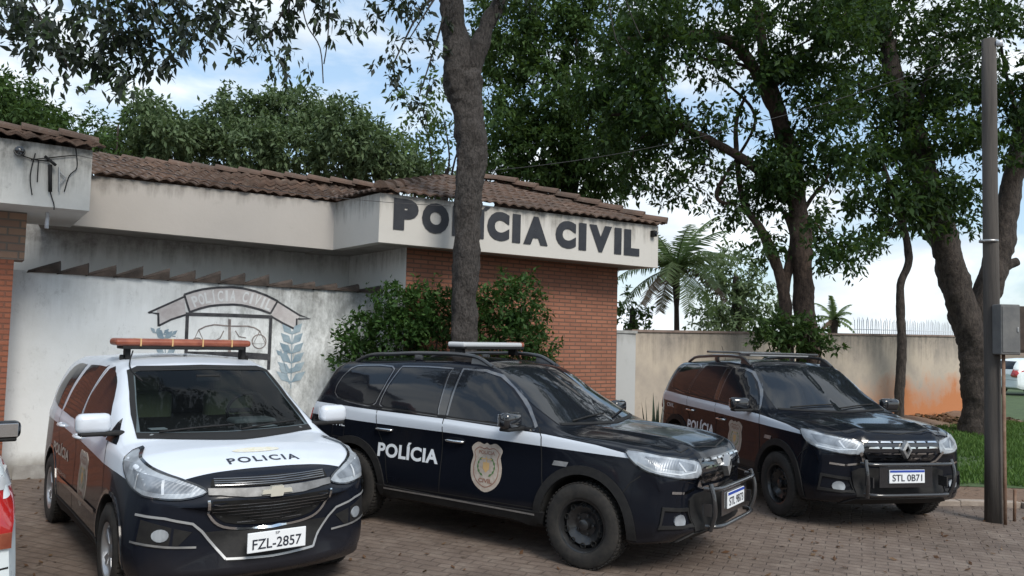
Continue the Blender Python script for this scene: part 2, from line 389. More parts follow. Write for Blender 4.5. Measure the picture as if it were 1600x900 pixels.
panel_at = panel
def car_body(S, parent, mats, name='body', arch_r=.40, screen_cut=None):
    """loft the shell from profile curves, cut the wheel arches"""
    I = lambda k, x: float(np.interp(x, [p[0] for p in S[k]], [p[1] for p in S[k]]))
    x0, x1 = S['x0'], S['x1']     # rear, front
    xs = list(np.linspace(x0, x1, 150))
    st = [(x, 1.) for x in xs]
    st = [(x0-.015, .80), (x0-.013, .90), (x0-.008, .96)] + st + [(x1+.008, .96), (x1+.014, .90), (x1+.017, .80)]
    K = 5; rings = []
    for x, fct in st:
        zt, zs, ws, wt, crown = I('zt', x), I('zs', x), I('ws', x), I('wt', x), I('crown', x)
        wm, zb = I('wm', x), I('zb', x)
        zs = min(zs, zt-.02)
        ze = max(zt-crown, zs+.01)
        p5 = (ws, zs); p7 = (wt, ze)
        bul = S.get('bulge', .02)*min(1, max(0, (ze-zs)/.3))
        p6 = ((ws+wt)/2+bul, (zs+ze)/2+bul*.4)
        z3, z4 = zb+(zs-zb)*.28, zb+(zs-zb)*.70; wk = S.get('waist', 0)
        wb = wm-.05
        pts = [(0, zb), (wb*.6, zb), (wb-.03, zb+.01), (wb+.02, zb+.06), (wm, z3), (wm-.012-wk, z4), (ws+.020, zs-.075), p5, p6, p7, (wt*.72, ze+(zt-ze)*.62), (wt*.36, ze+(zt-ze)*.92), (0, zt)]
        P = [np.array(p) for p in pts]; ring = []
        n = len(P)
        for i in range(n-1):
            a = P[i-1] if i else np.array([-P[1][0], P[1][1]]); b, c = P[i], P[i+1]
            d = P[i+2] if i+2 < n else np.array([-P[n-2][0], P[n-2][1]])
            for j in range(K):
                t = j/K; q = .5*((2*b)+(-a+c)*t+(2*a-5*b+4*c-d)*t*t+(-a+3*b-3*c+d)*t**3)
                ring.append(q)
        ring.append(P[-1])
        zc = .55
        pr = []
        for (y, z) in ring:
            y2 = y*fct; z2 = zc+(z-zc)*fct; xx = x
            yn = abs(y2)/.9
            fx = max(0, min(1, (x-(x1-.55))/.55)); xx -= S['sweepf']*fx*fx*yn**S.get('pf', 2.6)
            xx += S.get('nose', 0)*fx*math.exp(-((z2-S.get('nosez', .75))/.16)**2)*(1-yn)
            rx = max(0, min(1, ((x0+.5)-x)/.5)); xx += S['sweepr']*rx*rx*yn**2.5
            # cowl and windscreen sweep back towards the pillars
            if z2 > zs-.02:
                wdw = max(0, 1-abs((x-S['wsx'])/S['wsw']))**.7 if abs(x-S['wsx']) < S['wsw'] else 0
                xx -= S['wssweep']*wdw*(abs(y2)/.7)**2*min(1, (z2-zs+.02)/.1)
            # bonnet ribs
            if S.get('rib') and x > S['cowl'] and z2 > zs:
                fr = min(1, (x-S['cowl'])/.12)
                z2 += S['rib']*fr*math.exp(-((abs(y2)-.40)/.055)**2)
            pr.append((xx, y2, z2))
        rings.append(pr)
    n = len(rings[0]); V = []; Fc = []
    for pr in rings:
        V += [(x, -y, z) for x, y, z in pr] + [(x, y, z) for x, y, z in pr[-2:0:-1]]
    m = 2*n-2
    for i in range(len(rings)-1):
        for k in range(m):
            Fc.append((i*m+k, (i+1)*m+k, (i+1)*m+(k+1) % m, i*m+(k+1) % m))
    for i, rev in ((0, False), (len(rings)-1, True)):
        c = len(V); V.append(tuple(np.mean(V[i*m:(i+1)*m], 0)))
        for k in range(m):
            f = (i*m+k, i*m+(k+1) % m, c); Fc.append(f if not rev else f[::-1])
    bm = bmesh.new(); vs = [bm.verts.new(v) for v in V]; [bm.faces.new([vs[i] for i in f]) for f in Fc]
    bmesh.ops.recalc_face_normals(bm, faces=bm.faces[:])
    bvh = BVHTree.FromBMesh(bm)
    bm.verts.index_update()
    body = mk(name, [v.co for v in bm.verts], [[v.index for v in f.verts] for f in bm.faces], mats, parent, True, True)
    bm.free()
    cutters = []
    for ax in S['axles']:
        for s in (-1, 1):
            b = MB(); b.lathe((ax, s*.60, S['rw']+.01), (0, s, 0), [(0.001, 0), (arch_r, 0), (arch_r, .6), (.001, .6)], 56)
            cutters.append(b.build('cut', mats[-1], None))
            cutters[-1].data.materials[0] = mats[-1]
    if screen_cut:
        b = MB(); P = screen_cut['poly']; n = len(P)
        b.add([(screen_cut['x0'], y, z) for y, z in P]+[(screen_cut['x1'], y, z) for y, z in P], [tuple(range(n)), tuple(range(2*n-1, n-1, -1))]+[(i, n+i, n+(i+1) % n, (i+1) % n) for i in range(n)])
        cutters.append(b.build('cut', mats[-1], None))
    for c in cutters:
        bmc = bmesh.new(); bmc.from_mesh(c.data); bmesh.ops.remove_doubles(bmc, verts=bmc.verts[:], dist=.0015); bmesh.ops.holes_fill(bmc, edges=bmc.edges[:]); bmesh.ops.recalc_face_normals(bmc, faces=bmc.faces[:]); bmc.to_mesh(c.data); bmc.free()
        # keep the cutter at the local frame of the body
        c.parent = parent
        md = body.modifiers.new('b', 'BOOLEAN'); md.operation = 'DIFFERENCE'; md.object = c; md.solver = 'EXACT'
        md.material_mode = 'TRANSFER'
    bpy.context.view_layer.update()
    me = bpy.data.meshes.new_from_object(body.evaluated_get(bpy.context.evaluated_depsgraph_get()))
    body.modifiers.clear(); old = body.data; body.data = me; bpy.data.meshes.remove(old); me.name = name
    for c in cutters:
        mm = c.data; bpy.data.objects.remove(c); bpy.data.meshes.remove(mm)
    me.polygons.foreach_set('use_smooth', [True]*len(me.polygons)); me.set_sharp_from_angle(angle=math.radians(40))
    return body, bvh

def wheel(parent, x, y, r, wdt, rim_r, kind):
    s = -1 if y < 0 else 1
    e = bpy.data.objects.new('wheel', None); COL.objects.link(e); e.parent = parent; e.location = (x, y, r); e.empty_display_size = .1
    ax = (0, s, 0); h = wdt/2
    t = MB(); t.lathe((0, 0, 0), ax, [(rim_r-.01, -h*.9), (r*.90, -h), (r*.975, -h*.86), (r, -h*.55), (r, h*.55), (r*.975, h*.86), (r*.90, h), (rim_r+.02, h*.98), (rim_r, h*.88), (rim_r-.01, h*.7)], 56)
    for k in range(56):      # tread blocks
        a = 2*PI*k/56
        for hh in (-.62, 0, .62):
            c = Vector((math.cos(a+hh*.05), 0, math.sin(a+hh*.05)))
            t.box(c*(r+.001)+Vector((0, s*hh*h, 0)), (.018, h*.42, .009), (Vector((-c.z, 0, c.x)), Vector((0, 1, 0)), c))
    t.build('tyre', M['rubber'], e, True, True).data.set_sharp_from_angle(angle=math.radians(40))
    R = MB()
    R.lathe((0, 0, 0), ax, [(rim_r, h*.9), (rim_r-.012, h*.86), (rim_r-.03, h*.5), (rim_r-.035, -h*.6)], 48)
    if kind == 'steel':
        R.lathe((0, 0, 0), ax, [(rim_r-.03, h*.30), (rim_r-.06, h*.62), (rim_r*.60, h*.50), (rim_r*.42, h*.22), (.001, h*.2)], 48)
        R.lathe((0, 0, 0), ax, [(.045, h*.2), (.045, h*.62), (.03, h*.70), (.001, h*.70)], 24)
        for k in range(5):
            a = 2*PI*k/5; R.lathe((math.cos(a)*.075, 0, math.sin(a)*.075), ax, [(.013, h*.2), (.013, h*.42), (.001, h*.44)], 8)
        rm = R.build('rim', M['steel_black'], e, True, True); rm.data.set_sharp_from_angle(angle=math.radians(35))
        for k in range(10):
            H = MB(); a = 2*PI*(k+.5)/10; c = Vector((math.cos(a), 0, math.sin(a)))
            H.lathe(c*(rim_r*.76)+Vector((0, s*(h*.60), 0)), (c*.12+Vector((0, s, 0))), [(.024, -.012), (.026, .0025), (.019, .0045), (.018, -.01), (.001, -.01)], 14)
            H.build('vent_hole', M['wellblack'], e, True, True)
    else:
        R.lathe((0, 0, 0), ax, [(.06, h*.2), (.06, h*.60), (.045, h*.70), (.001, h*.72)], 24)
        nsp = 5 if kind == 'alloy' else 7
        for k in range(nsp):
            for da in (-.12, .12):
                a = 2*PI*k/nsp; p0 = Vector((math.cos(a), 0, math.sin(a)))*.05; p1 = Vector((math.cos(a+da), 0, math.sin(a+da)))*(rim_r-.02)
                mid = (p0+p1)/2; d = (p1-p0); R.box(mid+Vector((0, s*h*.62, 0)), (d.length, .022, .026), (d.normalized(), Vector((0, 1, 0)), d.normalized().cross(Vector((0, 1, 0)))), 0, .007)
        rm = R.build('rim', M['alloy'], e, False, True); rm.data.set_sharp_from_angle(angle=math.radians(35))
        D = MB(); D.lathe((0, 0, 0), ax, [(rim_r-.03, -h*.1), (.001, -h*.1)], 32); D.build('brake_disc', M['steel_black'], e, True, True)
    return e

def shield(wd, ht):
    P = [(-.30, .50), (-.10, .465), (0, .50), (.10, .465), (.30, .50), (.50, .38), (.44, .22), (.50, .02), (.47, -.22), (.30, -.40), (0, -.5), (-.30, -.40), (-.47, -.22), (-.50, .02), (-.44, .22), (-.50, .38)]
    return [np.array((x*wd, y*ht)) for x, y in smooth2d(P, True, 3)]
def badge(parent, bvh, frame, u, v, wd=.34, ht=.43):
    sh = lambda k: poly2d([p*k+np.array((u, v)) for p in shield(wd, ht)])
    b = panel('police_badge', sh(1), frame, bvh, M['badge'], parent, .003, .002)
    P = [p*.80+np.array((u, v)) for p in shield(wd, ht)]
    panel('badge_border', strip2d(P, .008, True), frame, bvh, M['badge_red'], b, .0045, 0)
    def T(s, w_, h_, dx, dy, m, bold=.02):
        V, Fc = text2d(s, w_, h_, bold); panel('badge_lettering', (V+np.array((u+dx, v+dy)), Fc), frame, bvh, m, b, .005, 0, .03)
    T('POLICIA', wd*.52, ht*.075, 0, ht*.30, M['badge_red']); T('CIVIL', wd*.44, ht*.085, 0, -ht*.27, M['badge_red'], .03)
    sets = []
    for s in (-1, 1):       # wreath leaves around the scales
        for k in range(5):
            a = -1.0+k*.45; c = np.array((u+s*wd*.27*math.cos(a)*1.0, v+ht*.02+ht*.20*math.sin(a)))
            d = np.array((-math.sin(a)*s, math.cos(a))); nn = np.array((d[1], -d[0]))
            sets.append(poly2d([c-d*.025, c+nn*.010, c+d*.028, c-nn*.010]))
    panel('badge_wreath', merge2d(*sets), frame, bvh, M['badge_green'], b, .005, 0)
    c = np.array((u, v+ht*.02)); ht2 = ht
    sets = [poly2d([c+np.array(p) for p in ((-.035, .035), (.035, .035), (.035, -.02), (0, -.055), (-.035, -.02))]), strip2d([c+np.array((-.06, .065)), c+np.array((.06, .065))], .008), strip2d([c+np.array((0, .035)), c+np.array((0, .085))], .009)]
    panel('badge_scales', merge2d(*sets), frame, bvh, M['badge_gold'], b, .0055, 0)
    return b

def side_frames():
    return ((RIGHT, 1), (LEFT, -1))
def sidep(name, pts, bvh, m, parent, off=.003, back=.006, **k):
    for fr, s in side_frames():
        panel(name, poly2d([(s*x, z) for x, z in pts]), fr, bvh, m, parent, off, back, **k)

def plate_obj(parent, x, y, z, txt, strip, wd=.40, ht=.13):
    b = MB(); b.box((x, y, z), (.012, wd, ht), None, 0, .004); p = b.build('licence_plate', M['plate'], parent, False, True)
    V, Fc = text2d(txt, wd*.84, ht*.52, .012); q = [(x+.0085, y+a, z-.012+c) for a, c in V]
    mk('plate_lettering', q, Fc, M['ink'], p, False, True)
    if strip:
        b = MB(); b.box((x+.0075, y, z+ht*.40), (.003, wd*.97, ht*.16)); b.build('plate_strip', M['plate_blue'], p, False, True)
    else:
        V, Fc = text2d('SP', .03, ht*.14, 0); mk('plate_lettering', [(x+.0085, y+a, z+ht*.38+c) for a, c in V], Fc, M['ink'], p, False, True)

def handle(parent, bvh, x, z, m):
    for fr, s in side_frames():
        hit, n, _, _ = bvh.ray_cast(fr[0]*(s*x)+Vector((0, 0, z))+fr[2]*4, -fr[2])
        b = MB(); y = hit.y; sg = -1 if y < 0 else 1
        b.tube(smooth_path([(x-.10, y-sg*.004, z), (x-.085, y+sg*.022, z+.002), (x, y+sg*.036, z+.003), (x+.085, y+sg*.022, z+.002), (x+.10, y-sg*.004, z)], 4), .0135, 8)
        b.build('door_handle', m, parent, True, True)

def mirror(parent, x, y, z, m, m2):
    for s in (-1, 1):
        b = MB(); b.box((x, s*y, z), (.12, .235, .145), None, 0, .045); o = b.build('side_mirror', m, parent, True, True)
        b = MB(); b.box((x+.02, s*(y-.135), z-.075), (.07, .14, .035), None, 0, .012); b.box((x, s*(y-.01), z-.075), (.11, .20, .03), None, 0, .012); b.build('mirror_foot', m2, o, True, True)
        b = MB(); b.box((x-.061, s*y, z), (.006, .19, .105), None, 0, .002); b.build('mirror_glass', M['chrome'], o, False, True)

# ------------------------------------------------------------------ ground
def sheet(name, pts, z, m, label=None, kind='structure', sub=0):
    V = [(x, y, z) for x, y in pts]; o = mk(name, V, [tuple(range(len(V)))], m); return tag(o, label, None, None, kind)
def soilmat():
    m = mat('red brown soil', (.13, .08, .055), .95); t, Nn, Ll, b = nodes(m); g = Nn('ShaderNodeNewGeometry').outputs['Position']
    c = ramp(t, noise(t, g, .8, 10, .7), [(.3, (.10, .062, .042)), (.55, (.17, .11, .075)), (.75, (.23, .17, .12))])
    far = noise(t, g, .08, 3, .5); c = mixc(t, ramp(t, far, [(.56, 0.), (.66, .8)]), c, (.06, .10, .03))
    Ll(c, b.inputs['Base Color']); bump(t, b, noise(t, g, 14, 8, .7), .8, .03); return m
def pavermat():
    m = mat('worn clay block paving', (.13, .1, .085), .85); t, Nn, Ll, b = nodes(m); g = Nn('ShaderNodeNewGeometry').outputs['Position']
    mpp = Nn('ShaderNodeMapping'); mpp.inputs['Rotation'].default_value = (0, 0, .42); Ll(g, mpp.inputs[0])
    wob = Nn('ShaderNodeTexNoise'); wob.inputs['Scale'].default_value = 1.3; Ll(mpp.outputs[0], wob.inputs['Vector'])
    mixv = Nn('ShaderNodeVectorMath'); mixv.operation = 'MULTIPLY_ADD'; Ll(wob.outputs['Color'], mixv.inputs[0]); mixv.inputs[1].default_value = (.07, .07, 0); Ll(mpp.outputs[0], mixv.inputs[2])
    br = Nn('ShaderNodeTexBrick'); br.inputs['Scale'].default_value = 1; br.inputs['Brick Width'].default_value = .21; br.inputs['Row Height'].default_value = .105
    br.inputs['Mortar Size'].default_value = .010; br.inputs['Mortar Smooth'].default_value = .6; br.inputs['Bias'].default_value = 0
    br.inputs['Color1'].default_value = (.175, .130, .106, 1); br.inputs['Color2'].default_value = (.14, .105, .088, 1); br.inputs['Mortar'].default_value = (.085, .062, .05, 1)
    Ll(mixv.outputs[0], br.inputs['Vector'])
    n1 = noise(t, g, .7, 8, .65); n2 = noise(t, g, 5, 8, .75)
    c = mixc(t, ramp(t, n2, [(.4, 0.), (.7, .75)]), br.outputs['Color'], (.21, .17, .14))
    c = mixc(t, ramp(t, n1, [(.38, .75), (.6, 0.)]), c, (.075, .052, .040))
    c = mixc(t, ramp(t, noise(t, g, 1.7, 9, .8), [(.58, 0.), (.7, .6)]), c, (.25, .20, .165))
    c = mixc(t, ramp(t, noise(t, g, 22, 4, .7), [(.62, 0.), (.68, .8)]), c, (.06, .045, .03))
    c = mixc(t, .5, c, ramp(t, noise(t, g, 3.1, 10, .78), [(.3, (.06, .043, .033)), (.5, (.14, .105, .084)), (.68, (.27, .225, .185))]))
    Ll(c, b.inputs['Base Color'])
    h = math_(t, 'ADD', math_(t, 'MULTIPLY', math_(t, 'SUBTRACT', 1., br.outputs['Fac']), .8), math_(t, 'MULTIPLY', n2, .8)); bump(t, b, h, .9, .02); return m
M['soil'] = soilmat(); M['paver'] = pavermat()
M['lawn'] = noisy('lawn soil', (.035, .06, .018), (.06, .10, .03), 3, .9, .5)
sheet('ground', [(-600, -60), (600, -60), (600, 900), (-600, 900)], -.010, M['soil'])
sheet('driveway', [(-14, -6), (14, -6), (12.5, 8.6), (6.2, 9.35), (4.6, 10.2), (3.6, 13.6), (1.6, 14.0), (-2.1, 11.8), (-7.0, 9.3), (-14, 7)], 0, M['paver'])
sheet('lawn', [(4.4, 11.5), (5.6, 10.9), (9, 10.7), (18, 11.5), (30, 14), (34, 40), (16, 40), (13.2, 21.5), (9.5, 18.5), (5.5, 15.6)], -.004, M['lawn'])
b = MB()
for k in range(24):
    x = 5.2+k*.36+random.uniform(-.01, .01); b.box((x, 9.55+.06*math.sin(k)-.02*k, .01), (.34, .11, .10), None, 0, .012)
tag(b.build('kerb', noisy('kerb concrete', (.22, .18, .15), (.32, .27, .23), 7, .9, .4)), None, None, None, 'structure')

# grass blades
def blades(name, area_fn, n, h, m, label, kind='stuff', wd=.012, cat='grass'):
    P = area_fn(n); n = len(P); a = rng.uniform(0, 2*PI, n); lean = rng.normal(0, .35, (n, 2)); hh = h*rng.uniform(.5, 1.3, n)
    V = np.zeros((n, 3, 3)); d = np.stack([np.cos(a), np.sin(a)], -1)*wd*rng.uniform(.7, 1.6, n)[:, None]
    V[:, 0, :2] = P[:, :2]-d; V[:, 1, :2] = P[:, :2]+d; V[:, 2, :2] = P[:, :2]+lean*hh[:, None]; V[:, 0, 2] = V[:, 1, 2] = P[:, 2]; V[:, 2, 2] = P[:, 2]+hh
    Fc = np.arange(n*3).reshape(n, 3); return tag(mk(name, V.reshape(-1, 3), Fc, m), label, cat, None, kind)
M['grass'] = leafmat('lawn grass', (.05, .11, .025), (.09, .17, .04), (.12, .20, .05), .3)
def in_poly(P, poly):
    x, y = P[:, 0], P[:, 1]; r = np.zeros(len(P), bool)
    for i in range(len(poly)):
        x1, y1 = poly[i-1]; x2, y2 = poly[i]
        c = ((y1 > y) != (y2 > y)) & (x < (x2-x1)*(y-y1)/((y2-y1) or 1e-9)+x1); r ^= c
    return r
LAWN = [(4.6, 11.6), (5.7, 11.0), (9, 10.8), (15, 11.5), (17, 19), (12.5, 20.5), (9.5, 18.2), (5.6, 15.4)]
def lawn_area(n):
    P = np.stack([rng.uniform(4.4, 17, n), rng.uniform(10.7, 20.5, n), np.zeros(n)], -1); P = P[in_poly(P, LAWN)]; P = P[np.array([mnoise.noise(Vector((x*1.1, y*.8, 0)))+.35*mnoise.noise(Vector((x*4, y*3, 5)))+random.uniform(-.25, .25) > -.32 for x, y, z in P])]
    edge = np.sin(P[:, 0]*5)*.12+np.sin(P[:, 0]*13)*.06; return P[P[:, 1] > 10.95+edge]
blades('grass', lawn_area, 90000, .075, M['grass'], 'short green lawn grass between the paving and the stained wall')

# ------------------------------------------------------------------ walls and buildings
def slab(name, A, Bp, za, zb, th, m, parent=None, back=True, bevel=0):
    """vertical slab from A=(x,y) to B with bottom/top heights za, zb=(z0,z1) at each end, thickness away from the viewer"""
    A = Vector((A[0], A[1])); Bp = Vector((Bp[0], Bp[1])); d = (Bp-A); Ln = d.length; d.normalize(); n = Vector((-d.y, d.x))*th
    C = [(A, za), (Bp, zb), (Bp+n, zb), (A+n, za)]; s = [0, Ln, Ln+th, -th]
    V = [(p.x, p.y, z[0]) for p, z in C]+[(p.x, p.y, z[1]) for p, z in C]
    Fc = [(0, 1, 5, 4), (1, 2, 6, 5), (2, 3, 7, 6), (3, 0, 4, 7), (4, 5, 6, 7), (3, 2, 1, 0)]
    # separate vertices per face so UVs stay metric
    VV = []; FF = []; UV = []
    for f in Fc:
        b0 = len(VV)
        pts = [Vector(V[i]) for i in f]
        for i, p in zip(f, pts):
            VV.append(p)
            if f in (Fc[4], Fc[5]): UV.append((s[i % 4], (th if i % 4 > 1 else 0)))
            elif f == Fc[2]: UV.append((s[1]-(0 if i % 4 == 2 else Ln), p.z))
            else: UV.append(((s[i % 4] if f != Fc[3] else (0 if i % 4 == 0 else th)), p.z))
        FF.append(tuple(range(b0, b0+4)))
    return mk(name, VV, FF, m, parent, uvs=UV)
def prism(name, pts, z0, z1, m, parent=None):
    n = len(pts); V = [(x, y, z0) for x, y in pts]+[(x, y, z1) for x, y in pts]
    return mk(name, V, [tuple(range(n))[::-1], tuple(range(n, 2*n))]+[(i, (i+1) % n, n+(i+1) % n, n+i) for i in range(n)], m, parent)
M['fascia'] = plaster('painted fascia', (.50, .485, .455), (.41, .39, .36), (.10, .09, .075), 3.80, .30, .25)
M['fascia_l'] = plaster('old painted fascia', (.46, .43, .40), (.37, .34, .31), (.10, .09, .075), 3.9, .2, .3)
M['wallwhite'] = plaster('station wall paint', (.58, .59, .58), (.46, .47, .46), (.20, .19, .18), 3.1, .25, .3)
M['mural_wall'] = plaster('mouldy white wall', (.74, .77, .78), (.58, .60, .58), (.09, .085, .075), 2.52, .50, .55, .30, (.30, .29, .27), (-4.6, -2.8))
M['box'] = plaster('mouldy white canopy', (.60, .60, .58), (.48, .48, .46), (.06, .06, .055), 3.9, .45, .9)
M['brick'] = brickmat('orange facing brick', (.33, .135, .082), (.25, .10, .062), (.13, .078, .055))
M['brick_red'] = brickmat('orange red painted brick', (.27, .095, .052), (.23, .078, .045), (.16, .07, .045))
M['brick_pale'] = brickmat('bare pale brick', (.30, .19, .13), (.24, .15, .11), (.16, .14, .12), .24, .09)
M['soffit'] = noisy('dull soffit', (.22, .21, .19), (.32, .30, .28), 3, .9, .1)
def tilemat():
    m = mat('old clay roof tile', (.2, .1, .06), .9); t, Nn, Ll, b = nodes(m); uv = coords(t, 'UV')
    sx = Nn('ShaderNodeSeparateXYZ'); Ll(uv, sx.inputs[0])
    fl = Nn('ShaderNodeCombineXYZ'); Ll(math_(t, 'FLOOR', math_(t, 'DIVIDE', sx.outputs[0], .16)), fl.inputs[0]); Ll(math_(t, 'FLOOR', math_(t, 'DIVIDE', sx.outputs[1], .31)), fl.inputs[1])
    wn = Nn('ShaderNodeTexWhiteNoise'); Ll(fl.outputs[0], wn.inputs['Vector'])
    c = ramp(t, wn.outputs['Value'], [(0, (.125, .078, .056)), (.5, (.095, .058, .043)), (.85, (.16, .105, .078)), (1, (.06, .042, .034))])
    o = coords(t); c = mixc(t, ramp(t, noise(t, o, 2.5, 9, .7), [(.4, 0.), (.65, .8)]), c, (.055, .042, .034))
    c = mixc(t, ramp(t, noise(t, o, 11, 5, .7), [(.58, 0.), (.7, .6)]), c, (.20, .18, .15))
    Ll(c, b.inputs['Base Color']); bump(t, b, noise(t, o, 30, 5, .7), .5, .01); return m
M['tile'] = tilemat()
def tile_roof(name, P, parent, e0=0, e1=1, amp=.018):
    """clay barrel tiles over the convex planar polygon P; its edge e0-e1 is the eave"""
    P = [Vector(p) for p in P]; o = P[e0]; e = (P[e1]-P[e0]).normalized(); c = sum(P, Vector())/len(P)
    n = e.cross(c-o).normalized(); n = n if n.z > 0 else -n
    s = n.cross(e).normalized(); s = s if s.dot(c-o) > 0 else -s
    us = [(p-o).dot(e) for p in P]; vs = [(p-o).dot(s) for p in P]
    nu = np.arange(min(us)-.1, max(us)+.1, .025); rows = np.arange(0, max(vs)+.31, .31)
    nv = sorted(set([r for r in rows]+[r+.305 for r in rows]+[r+.15 for r in rows]))
    bm = bmesh.new(); uvl = bm.loops.layers.uv.new('UVMap'); grid = []
    for v in nv:
        row = []
        for u in nu:
            k = math.floor(u/.16); j = math.floor(v/.31+1e-6); rj = random.Random(k*131+j*17).uniform(-1, 1)
            h = amp*abs(math.cos(PI*u/.16))*2-.03 + .030*(1-(v/.31-j)) + rj*.009
            row.append((bm.verts.new(o+e*u+s*(v+rj*.012)+n*h), u, v))
        grid.append(row)
    for i in range(len(grid)-1):
        for j in range(len(nu)-1):
            q = [grid[i][j], grid[i][j+1], grid[i+1][j+1], grid[i+1][j]]; f = bm.faces.new([a[0] for a in q])
            for lp, a in zip(f.loops, q): lp[uvl].uv = (a[1], a[2]+.001)
    for i in range(len(P)):
        a, b_ = P[i], P[(i+1) % len(P)]
        if (i == e0 and (i+1) % len(P) == e1): continue
        nn = (b_-a).cross(n).normalized(); nn = nn if nn.dot(c-a) < 0 else -nn
        bmesh.ops.bisect_plane(bm, geom=bm.verts[:]+bm.edges[:]+bm.faces[:], plane_co=a, plane_no=nn, clear_outer=True)
    # underside lip at the eave
    me = bpy.data.meshes.new(name); off = origin(parent)
    for v in bm.verts: v.co -= off
    bm.to_mesh(me); bm.free(); me.materials.append(M['tile']); ob = bpy.data.objects.new(name, me); COL.objects.link(ob); ob.parent = parent
    md = ob.modifiers.new('s', 'SOLIDIFY'); md.thickness = .02; md.offset = -1
    return ob
def ridge(name, A, Bp, parent, r=.10, m=None):
    A, Bp = Vector(A), Vector(Bp); n = max(2, int((Bp-A).length/.38)); d = (Bp-A).normalized(); b = MB(); side = d.cross(Vector((0, 0, 1))).normalized(); up = side.cross(d)
    for k in range(n):
        p0 = A+(Bp-A)*(k/n); p1 = A+(Bp-A)*((k+1.12)/n); V = []
        for p, rr, dz in ((p0, r*1.0, .02), (p1, r*.85, -.015)):
            for j in range(9): a = PI*j/8; V.append(p+side*math.cos(a)*rr+up*(math.sin(a)*rr+dz))
        b.add(V, [(j, j+1, 10+j, 9+j) for j in range(8)]+[tuple(range(9)), tuple(range(17, 8, -1))])
    return b.build(name, m or M['tile'], parent)

# corner points (x, y) of the station, measured at the photograph's corners
FA = Vector((-1.76, 10.30)); FB = Vector((2.39, 13.0)); FC_ = Vector((-2.61, 11.45)); FD = Vector((-6.3, 10.33))
st = root('police_station', (0, 12.6, 0), 'low brick police station with a white lettered band under a clay tile hip roof', 'building')
zA, zB, zC, zD = (3.05, 3.70), (3.05, 3.74), (3.05, 3.745), (3.21, 3.90)
slab('fascia_band', FA, FB, zA, zB, .14, M['fascia'], st)
slab('fascia_band', FC_, FA, (3.052, 3.742), (3.052, 3.698), .14, M['fascia'], st)
slab('fascia_band', FD, FC_, zD, zC, .14, M['fascia_l'], st)
slab('fascia_band', FB, FB+Vector((-2.9, 4.4)), (3.052, 3.738), (3.052, 3.738), .14, M['fascia'], st)
BA = Vector((-1.48, 11.0)); BB = Vector((1.78, 13.35)); perp = Vector((-.585, .811))
slab('brick_wall', BA, BB, (0, 3.08), (0, 3.08), .2, M['brick'], st)
slab('brick_wall', BB, BB+perp*4, (0, 3.08), (0, 3.08), .2, M['brick'], st)
slab('side_wall', BA+perp*1.9, BA+perp*.0, (0, 3.10), (0, 3.10), .2, M['wallwhite'], st)
slab('rear_wall', (-7.2, 11.15), (-2.45, 12.62), (0, 3.4), (0, 3.4), .2, M['wallwhite'], st)
mk('soffit', [(*(FA+perp*.02), 3.064), (*FB, 3.064), (*(FB+perp*4), 3.064), (*(FA+perp*3.9), 3.064)]+[(*(FA+perp*.02), 3.10), (*FB, 3.10), (*(FB+perp*4), 3.10), (*(FA+perp*3.9), 3.10)], [(3, 2, 1, 0), (4, 5, 6, 7), (0, 1, 5, 4), (1, 2, 6, 5), (2, 3, 7, 6), (3, 0, 4, 7)], M['soffit'], st)
V = [(FD.x, FD.y+.05, 3.235), (FC_.x, FC_.y+.03, 3.072), (-3.35, 13.2, 3.072), (-7.2, 12.1, 3.235)]
mk('soffit', V+[(x, y, z+.04) for x, y, z in V], [(3, 2, 1, 0), (4, 5, 6, 7), (0, 1, 5, 4), (1, 2, 6, 5), (2, 3, 7, 6), (3, 0, 4, 7)], M['soffit'], st)
# roofs
ez = .03
eA = Vector((FA.x, FA.y, 3.70+ez))+Vector((.02, -.10, 0)); eB = Vector((FB.x, FB.y, 3.74+ez))+Vector((.12, -.02, 0)); eC = Vector((FC_.x, FC_.y, 3.745+ez))+Vector((-.06, -.06, 0)); eD = Vector((FD.x, FD.y-.08, 3.90+ez))
R1 = U(690, 283, 13.2); R2 = U(776, 280, 14.0)
back = Vector((FB.x-2.9, FB.y+4.2, 3.77))
tile_roof('roof', [eA, eB, R2, R1], st)
tile_roof('roof', [eC, eA, R1], st)
tile_roof('roof', [eB, back, R2], st)
ridge('ridge_tiles', eA, R1, st); ridge('ridge_tiles', eB, R2, st); ridge('ridge_tiles', R1, R2, st)
L0 = U(118, 244, 13.2); L1 = U(622, 297, 13.6)
tile_roof('roof', [eD, eC, L1, L0], st)
ridge('ridge_tiles', L0, L1, st)
tile_roof('roof', [L1+Vector((0, 4, -1.1)), L0+Vector((0, 4, -1.1)), L0, L1], st)

